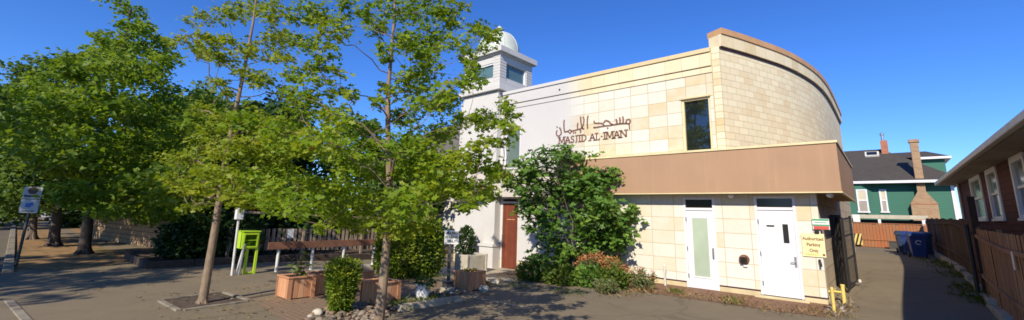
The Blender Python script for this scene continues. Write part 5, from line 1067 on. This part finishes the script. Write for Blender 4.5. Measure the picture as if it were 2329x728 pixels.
# big trees on the left
b = gp(190, 578); path = [b+[0, 0, -0.05]]+[onD(x, y, b) for x, y in ((198, 520), (206, 450), (222, 360), (240, 270), (262, 180), (285, 90), (298, 20))]
T3 = [(288, 20, 26), (312, 60, 30), (300, 95, 34), (345, 110, 36), (270, 125, 34), (232, 92, 22), (250, 150, 44), (320, 165, 50), (360, 150, 34), (190, 165, 42), (130, 180, 36), (92, 225, 44), (160, 230, 54), (240, 230, 54), (320, 245, 54), (385, 235, 44), (430, 260, 42), (60, 290, 46), (130, 310, 54), (220, 310, 56), (300, 325, 56), (380, 320, 54), (445, 330, 44), (150, 375, 52), (240, 385, 56), (330, 395, 56), (410, 400, 50), (285, 445, 40), (185, 430, 42), (370, 445, 40), (460, 390, 40), (205, 120, 26), (380, 100, 20), (300, 470, 38), (230, 470, 36), (400, 470, 40), (340, 490, 30), (455, 455, 36), (470, 235, 30), (455, 290, 40), (490, 330, 36), (415, 350, 46), (350, 365, 46), (470, 420, 44), (105, 260, 40), (45, 330, 40)]
build_tree('kerb_tree', 'large spreading green tree left of the street trees with its trunk on the grass', 'tree', b, path, 0.20, 0.04, blobs(b, T3, 3.0, 1.1, 2), 0.155, M_LEAF5, M_BARKD, 600, 3.2, group='trees on the grass strip', limb_r=0.07, aspect=0.7)
b = gp(121, 560); path = [b+[0, 0, -0.05]]+[onD(x, y, b) for x, y in ((128, 500), (134, 430), (130, 350), (120, 270), (110, 190))]
T4 = [(100, 150, 34), (65, 175, 36), (20, 215, 44), (70, 230, 50), (120, 225, 44), (25, 290, 54), (90, 300, 54), (150, 290, 48), (20, 360, 54), (80, 370, 54), (140, 360, 50), (40, 430, 48), (110, 430, 48), (-20, 250, 44), (-20, 330, 50), (-20, 420, 50), (160, 430, 40), (60, 475, 36), (200, 190, 34), (150, 150, 28)]
build_tree('kerb_tree', 'dark bushy tree at the left edge behind the street sign', 'tree', b, path, 0.21, 0.05, blobs(b, T4, 3.0, 1.1, 1), 0.19, M_LEAF3, M_BARKD, 520, 3.2, group='trees on the grass strip', limb_r=0.08, aspect=0.7)
b = gp(70, 545); path = [b+[0, 0, -0.05]]+[onD(x, y, b) for x, y in ((76, 500), (80, 430), (84, 350), (88, 260))]
T5 = [(80, 240, 40), (30, 330, 44), (100, 320, 44), (50, 400, 48), (110, 390, 44), (10, 440, 40), (150, 430, 36), (60, 290, 44), (-10, 380, 44)]
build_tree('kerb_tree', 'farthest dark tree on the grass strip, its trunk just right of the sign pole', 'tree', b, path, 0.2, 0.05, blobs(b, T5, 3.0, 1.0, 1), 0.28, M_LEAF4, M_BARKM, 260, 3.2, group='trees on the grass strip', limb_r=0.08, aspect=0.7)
# garden trees behind the weathered fence
def garden_tree(x, y, h, rad, label, mat=M_LEAF4, n=26, leaf=0.26, dens=230, lo=0.10, bk=None):
    b = np.array([x, y, g(x, y)-0.02]); path = [b, b+[0.05, 0.03, h*0.35], b+[-0.08, 0.1, h*0.65], b+[0.05, 0.0, h*0.93]]; cl = []
    for k in range(n):
        f = lo+(1-lo)*(k+0.5)/n; w = rad*math.sin(math.pi*min(1, max(0.12, (f-lo)/(1-lo)*0.82+0.16)))**0.7; a = RNG.uniform(0, 6.28); r = w*math.sqrt(RNG.uniform(0.1, 1)); cl.append((b+[r*math.cos(a), r*math.sin(a), h*f], rad*RNG.uniform(0.30, 0.46), 1.0))
    return build_tree('garden_tree', label, 'tree', b, path, 0.16, 0.04, cl, leaf, mat, bk or M_BARKD, dens, 1.2, group='garden trees behind the fence', limb_r=0.06, aspect=0.7)
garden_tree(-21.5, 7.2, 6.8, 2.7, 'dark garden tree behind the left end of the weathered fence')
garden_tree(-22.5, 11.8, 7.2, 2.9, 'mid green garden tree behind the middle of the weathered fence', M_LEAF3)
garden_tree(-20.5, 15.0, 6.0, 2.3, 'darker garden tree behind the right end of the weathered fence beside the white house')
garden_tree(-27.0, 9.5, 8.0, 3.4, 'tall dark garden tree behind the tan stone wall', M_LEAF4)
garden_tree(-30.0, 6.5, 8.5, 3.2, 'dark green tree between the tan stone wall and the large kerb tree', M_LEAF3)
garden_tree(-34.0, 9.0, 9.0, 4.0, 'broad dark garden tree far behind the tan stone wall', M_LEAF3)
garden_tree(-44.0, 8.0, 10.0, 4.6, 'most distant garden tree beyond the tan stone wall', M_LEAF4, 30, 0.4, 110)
garden_tree(-52.0, -2.0, 9.0, 4.5, 'distant tree closing the street at the left edge', M_LEAF3, 30, 0.4, 110)
# hedges and shrubs
def shrub(name, label, cat, c, size, n, leaf, mat, inner=0.5, power=3.0, taper=None, up=0.35, aspect=0.5, core=None, out=0.8, shape='kite'):
    c = np.asarray(c, float); t = thing(name, label, cat, (c[0], c[1], c[2]-size[2])); P, u = shell_points(c, size, n, inner, power, taper); leaf_object('foliage', P, leaf, mat, t, up=up, aspect=aspect, outward=u*out+np.array([0, 0, 0.25]), droop=0.0, shape=shape)
    mb = MB(); b = c-np.array([0, 0, size[2]])
    for k in range(6): e = c+RNG.normal(size=3)*np.array(size)*0.35+[0, 0, size[2]*0.3]; mb.tube([b+[RNG.normal()*0.05, RNG.normal()*0.05, -0.03], (b+e)/2+RNG.normal(size=3)*0.04, e], [0.03, 0.022, 0.01], 5)
    mb.build('stems', M_BARKD, t); return t
q = gp(772, 710); hh = onD(772, 592, q)[2]-q[2]
shrub('narrow_conifer', 'narrow upright conifer, wider at its flat top, growing out of the cobbles', 'shrub', q+[0, 0, hh/2], (0.29, 0.29, hh/2), 6500, 0.06, M_CEDARL, 0.35, 5.0, (0.58, 1.12), 0.25, 0.4)
q = gp(948, 636); q2 = (q[0]-0.75, q[1]+0.25); zt_ = onD(940, 490, (q2[0], q2[1], 0))[2]
shrub('cedar_hedge', 'tall dense cedar hedge behind the planters and left of the white parking sign', 'hedge', (q2[0], q2[1], zt_/2-0.1), (0.62, 1.15, zt_/2+0.08), 15000, 0.10, M_CEDARL, 0.5, 3.5, (1.05, 0.9), 0.25, 0.45)
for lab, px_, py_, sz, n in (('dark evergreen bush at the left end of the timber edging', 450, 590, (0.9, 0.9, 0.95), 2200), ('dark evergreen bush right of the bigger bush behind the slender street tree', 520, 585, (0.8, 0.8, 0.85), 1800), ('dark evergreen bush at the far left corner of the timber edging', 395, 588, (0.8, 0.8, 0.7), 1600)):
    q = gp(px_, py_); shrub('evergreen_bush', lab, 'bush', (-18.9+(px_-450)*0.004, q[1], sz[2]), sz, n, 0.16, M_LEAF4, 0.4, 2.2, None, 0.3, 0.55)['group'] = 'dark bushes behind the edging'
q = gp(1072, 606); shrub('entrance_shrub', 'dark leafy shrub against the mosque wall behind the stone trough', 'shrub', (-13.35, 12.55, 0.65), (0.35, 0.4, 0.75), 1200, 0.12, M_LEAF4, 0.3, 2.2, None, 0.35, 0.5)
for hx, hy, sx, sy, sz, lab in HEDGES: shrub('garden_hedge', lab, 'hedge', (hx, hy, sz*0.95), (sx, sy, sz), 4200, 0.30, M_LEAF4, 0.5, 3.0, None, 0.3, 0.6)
# fig-like tree by the facade
b = np.array([-7.75, 12.1, g(-7.75, 12.1)]); cl = blobs(b, [(1290, 362, 26), (1195, 385, 30), (1235, 390, 32), (1180, 412, 28), (1330, 398, 34), (1385, 408, 32), (1222, 445, 42), (1290, 425, 46), (1350, 445, 48), (1395, 455, 28), (1235, 505, 34), (1300, 505, 48), (1372, 505, 44), (1400, 495, 24), (1262, 560, 34), (1310, 565, 46), (1370, 560, 40), (1390, 540, 24), (1270, 340, 16), (1165, 405, 18), (1345, 600, 34), (1280, 610, 36)], 0.75, 1.0, 1)
cl = [(np.array([c[0], min(c[1], 13.0), c[2]]), r, d) for c, r, d in cl]
t = thing('fig_tree', 'bushy large leaved fig tree growing against the facade below the lettering', 'tree', b, None); mb = MB(); pts = []
stems = []
for k in range(5):
    a = k*1.26; e = b+np.array([0.55*math.cos(a), 0.35*math.sin(a), 1.5+0.4*RNG.random()]); stems.append(limb(mb, b+[0.1*math.cos(a), 0.1*math.sin(a), -0.05], e, 0.038, 0.026, 0.0, 7, 6, 0.04)[-1])
for c, r, d in cl:
    s = min(stems, key=lambda q_: np.linalg.norm(q_-c)); limb(mb, s if c[2] > s[2]-0.3 else b+[0, 0, 0.5], c, 0.016, 0.006, 0.05, 5, 5); pts.append(clump_points(c, r, max(20, int(620*r*r)), 0.8, 9, 0.30))
mb.build('trunk', M_BARKM, t, fix=False, merge=False); leaf_object('crown', np.concatenate(pts), 0.23, M_FIG, t, aspect=0.62, up=0.62, shape='lobed', droop=0.2)
# low planting in front of the fig
for lab, px_, py_, sz, n, lf, mt in (('bright yellow green low shrub beside the entrance walk', 1195, 640, (0.55, 0.45, 0.30), 1500, 0.10, M_SHRUB), ('yellow green low shrub under the left side of the fig tree', 1262, 650, (0.55, 0.40, 0.30), 1500, 0.10, M_SHRUB), ('dark low shrub under the middle of the fig tree', 1330, 655, (0.5, 0.4, 0.30), 1300, 0.10, M_FIG), ('low grassy shrub under the right side of the fig tree', 1385, 660, (0.42, 0.35, 0.30), 1100, 0.10, M_SHRUB)):
    q = gp(px_, py_); shrub('low_shrub', lab, 'shrub', (q[0], q[1]+sz[1]*0.8, q[2]+sz[2]*0.85), sz, n, lf, mt, 0.4, 2.3, None, 0.4, 0.45)['group'] = 'low shrubs under the fig tree'
def spurge(label, px_, py_, h, w, nst, mat, flower, group):
    q = gp(px_, py_); t = thing('flowering_spurge', label, 'plant', q, group); mb = MB(); P = []; Fp = []
    for k in range(nst):
        a = RNG.uniform(0, 6.28); r = w*math.sqrt(RNG.random()); e = q+np.array([r*math.cos(a), r*math.sin(a)*0.7, h*(1-0.35*(r/w)**2)*RNG.uniform(0.75, 1.05)]); s = q+np.array([r*0.4*math.cos(a), r*0.3*math.sin(a), 0]); mb.tube([s, (s+e)/2, e], [0.009, 0.008, 0.005], 4)
        for f in np.linspace(0.25, 0.95, 22): P.append(s+(e-s)*f+RNG.normal(size=3)*0.025)
        if flower and RNG.random() < flower:
            for _ in range(16): Fp.append(e+RNG.normal(size=3)*np.array([0.04, 0.04, 0.05]))
    mb.build('stems', M_DRYW, t); leaf_object('leaves', np.array(P), 0.085, mat, t, aspect=0.32, up=0.4, droop=-0.2)
    if Fp: leaf_object('flowers', np.array(Fp), 0.05, M_FLOWER, t, aspect=0.8, up=0.4)
spurge('tall spurge with a dense top of rusty orange flowers under the fig tree', 1350, 648, 1.0, 0.5, 38, M_SPURGE, 0.9, 'spurges in the bed'); spurge('orange flowered spurge right of the tall one', 1398, 655, 0.85, 0.42, 34, M_SPURGE, 0.8, 'spurges in the bed')
spurge('pale green spurge with a few pinkish flower spikes at the right end of the bed', 1462, 660, 0.62, 0.45, 40, M_SPURGE, 0.25, 'spurges in the bed'); spurge('small flowerless pale spurge at the front of the bed', 1378, 668, 0.42, 0.35, 30, M_SPURGE, 0.0, 'spurges in the bed')
# weeds: grass and dry stems in joints
def weeds(name, spots, mat, h, n, w, leaf):
    P = []
    for (px_, py_, s) in spots:
        q = gp(px_, py_)
        for _ in range(n): a = RNG.normal(size=2)*s; x, y = q[0]+a[0], q[1]+a[1]; P.append((x, y, g(x, y)+abs(RNG.normal())*h*0.4))
    P = np.array(P); return tag(leaf_object(name, P, leaf, mat, None, aspect=0.16, up=0.2, droop=-0.9), kind='stuff')
weeds('dry_weeds', [(1480, 668, .25), (1530, 672, .3), (1580, 678, .3), (1650, 688, .2), (1665, 690, .15), (1672, 686, .15), (1700, 698, .25), (1760, 708, .3), (1820, 716, .25), (1875, 716, .2), (1410, 672, .25), (1440, 668, .25), (1900, 722, .2), (1925, 705, .15)], M_DRYW, 0.09, 45, 0.3, 0.12)
weeds('green_weeds', [(905, 700, .15), (930, 695, .2), (990, 680, .2), (900, 640, .3), (1000, 632, .3), (1100, 650, .2), (1535, 668, .12), (1668, 690, .1), (1180, 655, .3), (1290, 668, .3), (885, 690, .2), (965, 688, .15)], M_SHRUB, 0.12, 90, 0.3, 0.11)
weeds('fence_weeds', [(2225, 668, .2), (2205, 645, .2), (2185, 628, .25), (2165, 612, .25), (2245, 690, .15), (2150, 602, .3)], M_SHRUB, 0.12, 160, 0.3, 0.14)
# litter of dry leaves on the soil and paving
P = []
for (x0, x1, y0, y1, n) in ((-12.5, -7.2, 2.0, 8.2, 420), (-11, -6.6, 10.6, 12.6, 160), (-6.5, -1.2, 11.2, 12.9, 160), (-20, -13, 0.8, 4.5, 160)):
    for _ in range(n): x = RNG.uniform(x0, x1); y = RNG.uniform(y0, y1); P.append((x, y, g(x, y)+0.02))
tag(leaf_object('fallen_leaves', np.array(P), 0.07, M_DRYW, None, aspect=0.6, up=0.95, droop=0.0, sunny=0.0), kind='stuff')
# trees on the other side of the street (outside the frame: they shade the walk and are mirrored in the window)
def far_side_tree(x, y, h, rad, label, lo=0.3):
    b = np.array([x, y, 0.0]); path = [b, b+[0.1, 0, h*0.35], b+[0, 0.1, h*0.7], b+[0.05, 0, h*0.95]]; cl = []
    for k in range(34):
        f = lo+(1-lo)*(k+0.5)/34; w = rad*math.sin(math.pi*min(1, (f-lo)/(1-lo)*0.85+0.15))**0.7; a = RNG.uniform(0, 6.28); r = w*math.sqrt(RNG.uniform(0.05, 1)); cl.append((b+[r*math.cos(a), r*math.sin(a), h*f], rad*RNG.uniform(0.22, 0.34), 1.0))
    build_tree('roadside_tree', label, 'tree', b, path, 0.2, 0.05, cl, 0.2, M_LEAF2, M_BARKG, 330, 2.0, group='trees across the street', limb_r=0.06, aspect=0.7)
far_side_tree(-11.4, -10.0, 12.0, 2.3, 'leafy tree across the street that is mirrored in the upper window', 0.48)
far_side_tree(-14.6, -9.8, 12.0, 2.4, 'tall tree across the street left of the mirrored one', 0.46)
far_side_tree(-17.9, -9.9, 12.2, 2.4, 'leftmost tall tree across the street', 0.46)

# ------------------------------------------------------------------ CAMERA, SUN, SKY
cam = bpy.data.cameras.new('camera'); co_ = bpy.data.objects.new('camera', cam); COL.objects.link(co_); scene.camera = co_
cam.sensor_fit = 'HORIZONTAL'; cam.sensor_width = 36.0; cam.lens = 36.0*F_/2329.0; cam.shift_y = -(364.0-CY_)/2329.0; cam.clip_start = 0.05; cam.clip_end = 2000
r_, u_, f_ = AX; co_.matrix_world = Matrix(((r_[0], u_[0], -f_[0], EYE[0]), (r_[1], u_[1], -f_[1], EYE[1]), (r_[2], u_[2], -f_[2], EYE[2]), (0, 0, 0, 1)))
SUN_EL = R(35.0); SUN_AZ_X, SUN_AZ_Y = 0.34, -0.94                    # direction towards the sun on the ground plane
to_sun = Vector((SUN_AZ_X*math.cos(SUN_EL), SUN_AZ_Y*math.cos(SUN_EL), math.sin(SUN_EL))).normalized()
sl = bpy.data.lights.new('sun', 'SUN'); sl.energy = SUN_E if 'SUN_E' in globals() else 4.0; sl.angle = R(0.55); sl.color = (1.0, 0.90, 0.74); so = bpy.data.objects.new('sun', sl); COL.objects.link(so); so.rotation_euler = to_sun.to_track_quat('Z', 'Y').to_euler()
w = bpy.data.worlds.new('World'); scene.world = w; w.use_nodes = True; nt = w.node_tree; bg = nt.nodes['Background']; sky = nt.nodes.new('ShaderNodeTexSky'); sky.sky_type = 'NISHITA'; sky.sun_disc = False; sky.sun_elevation = SUN_EL; sky.sun_rotation = math.atan2(SUN_AZ_X, SUN_AZ_Y); sky.altitude = 0; sky.air_density = 0.9; sky.dust_density = 0.0; sky.ozone_density = 10.0
hs = nt.nodes.new('ShaderNodeHueSaturation'); hs.inputs['Saturation'].default_value = 1.1; hs.inputs['Hue'].default_value = 0.51; nt.links.new(sky.outputs[0], hs.inputs['Color'])
nt.links.new(hs.outputs[0], bg.inputs[0]); bg.inputs[1].default_value = 0.128
vs = scene.view_settings; scene.display_settings.display_device = 'sRGB'; vs.view_transform = 'Standard'; vs.look = 'None'; vs.exposure = 0.60; vs.gamma = 1.0; vs.use_curve_mapping = False
scene.cycles.filter_width = 1.65; scene.cycles.max_bounces = 6; scene.cycles.diffuse_bounces = 3; scene.cycles.glossy_bounces = 3; scene.cycles.transmission_bounces = 4; scene.cycles.use_denoising = True
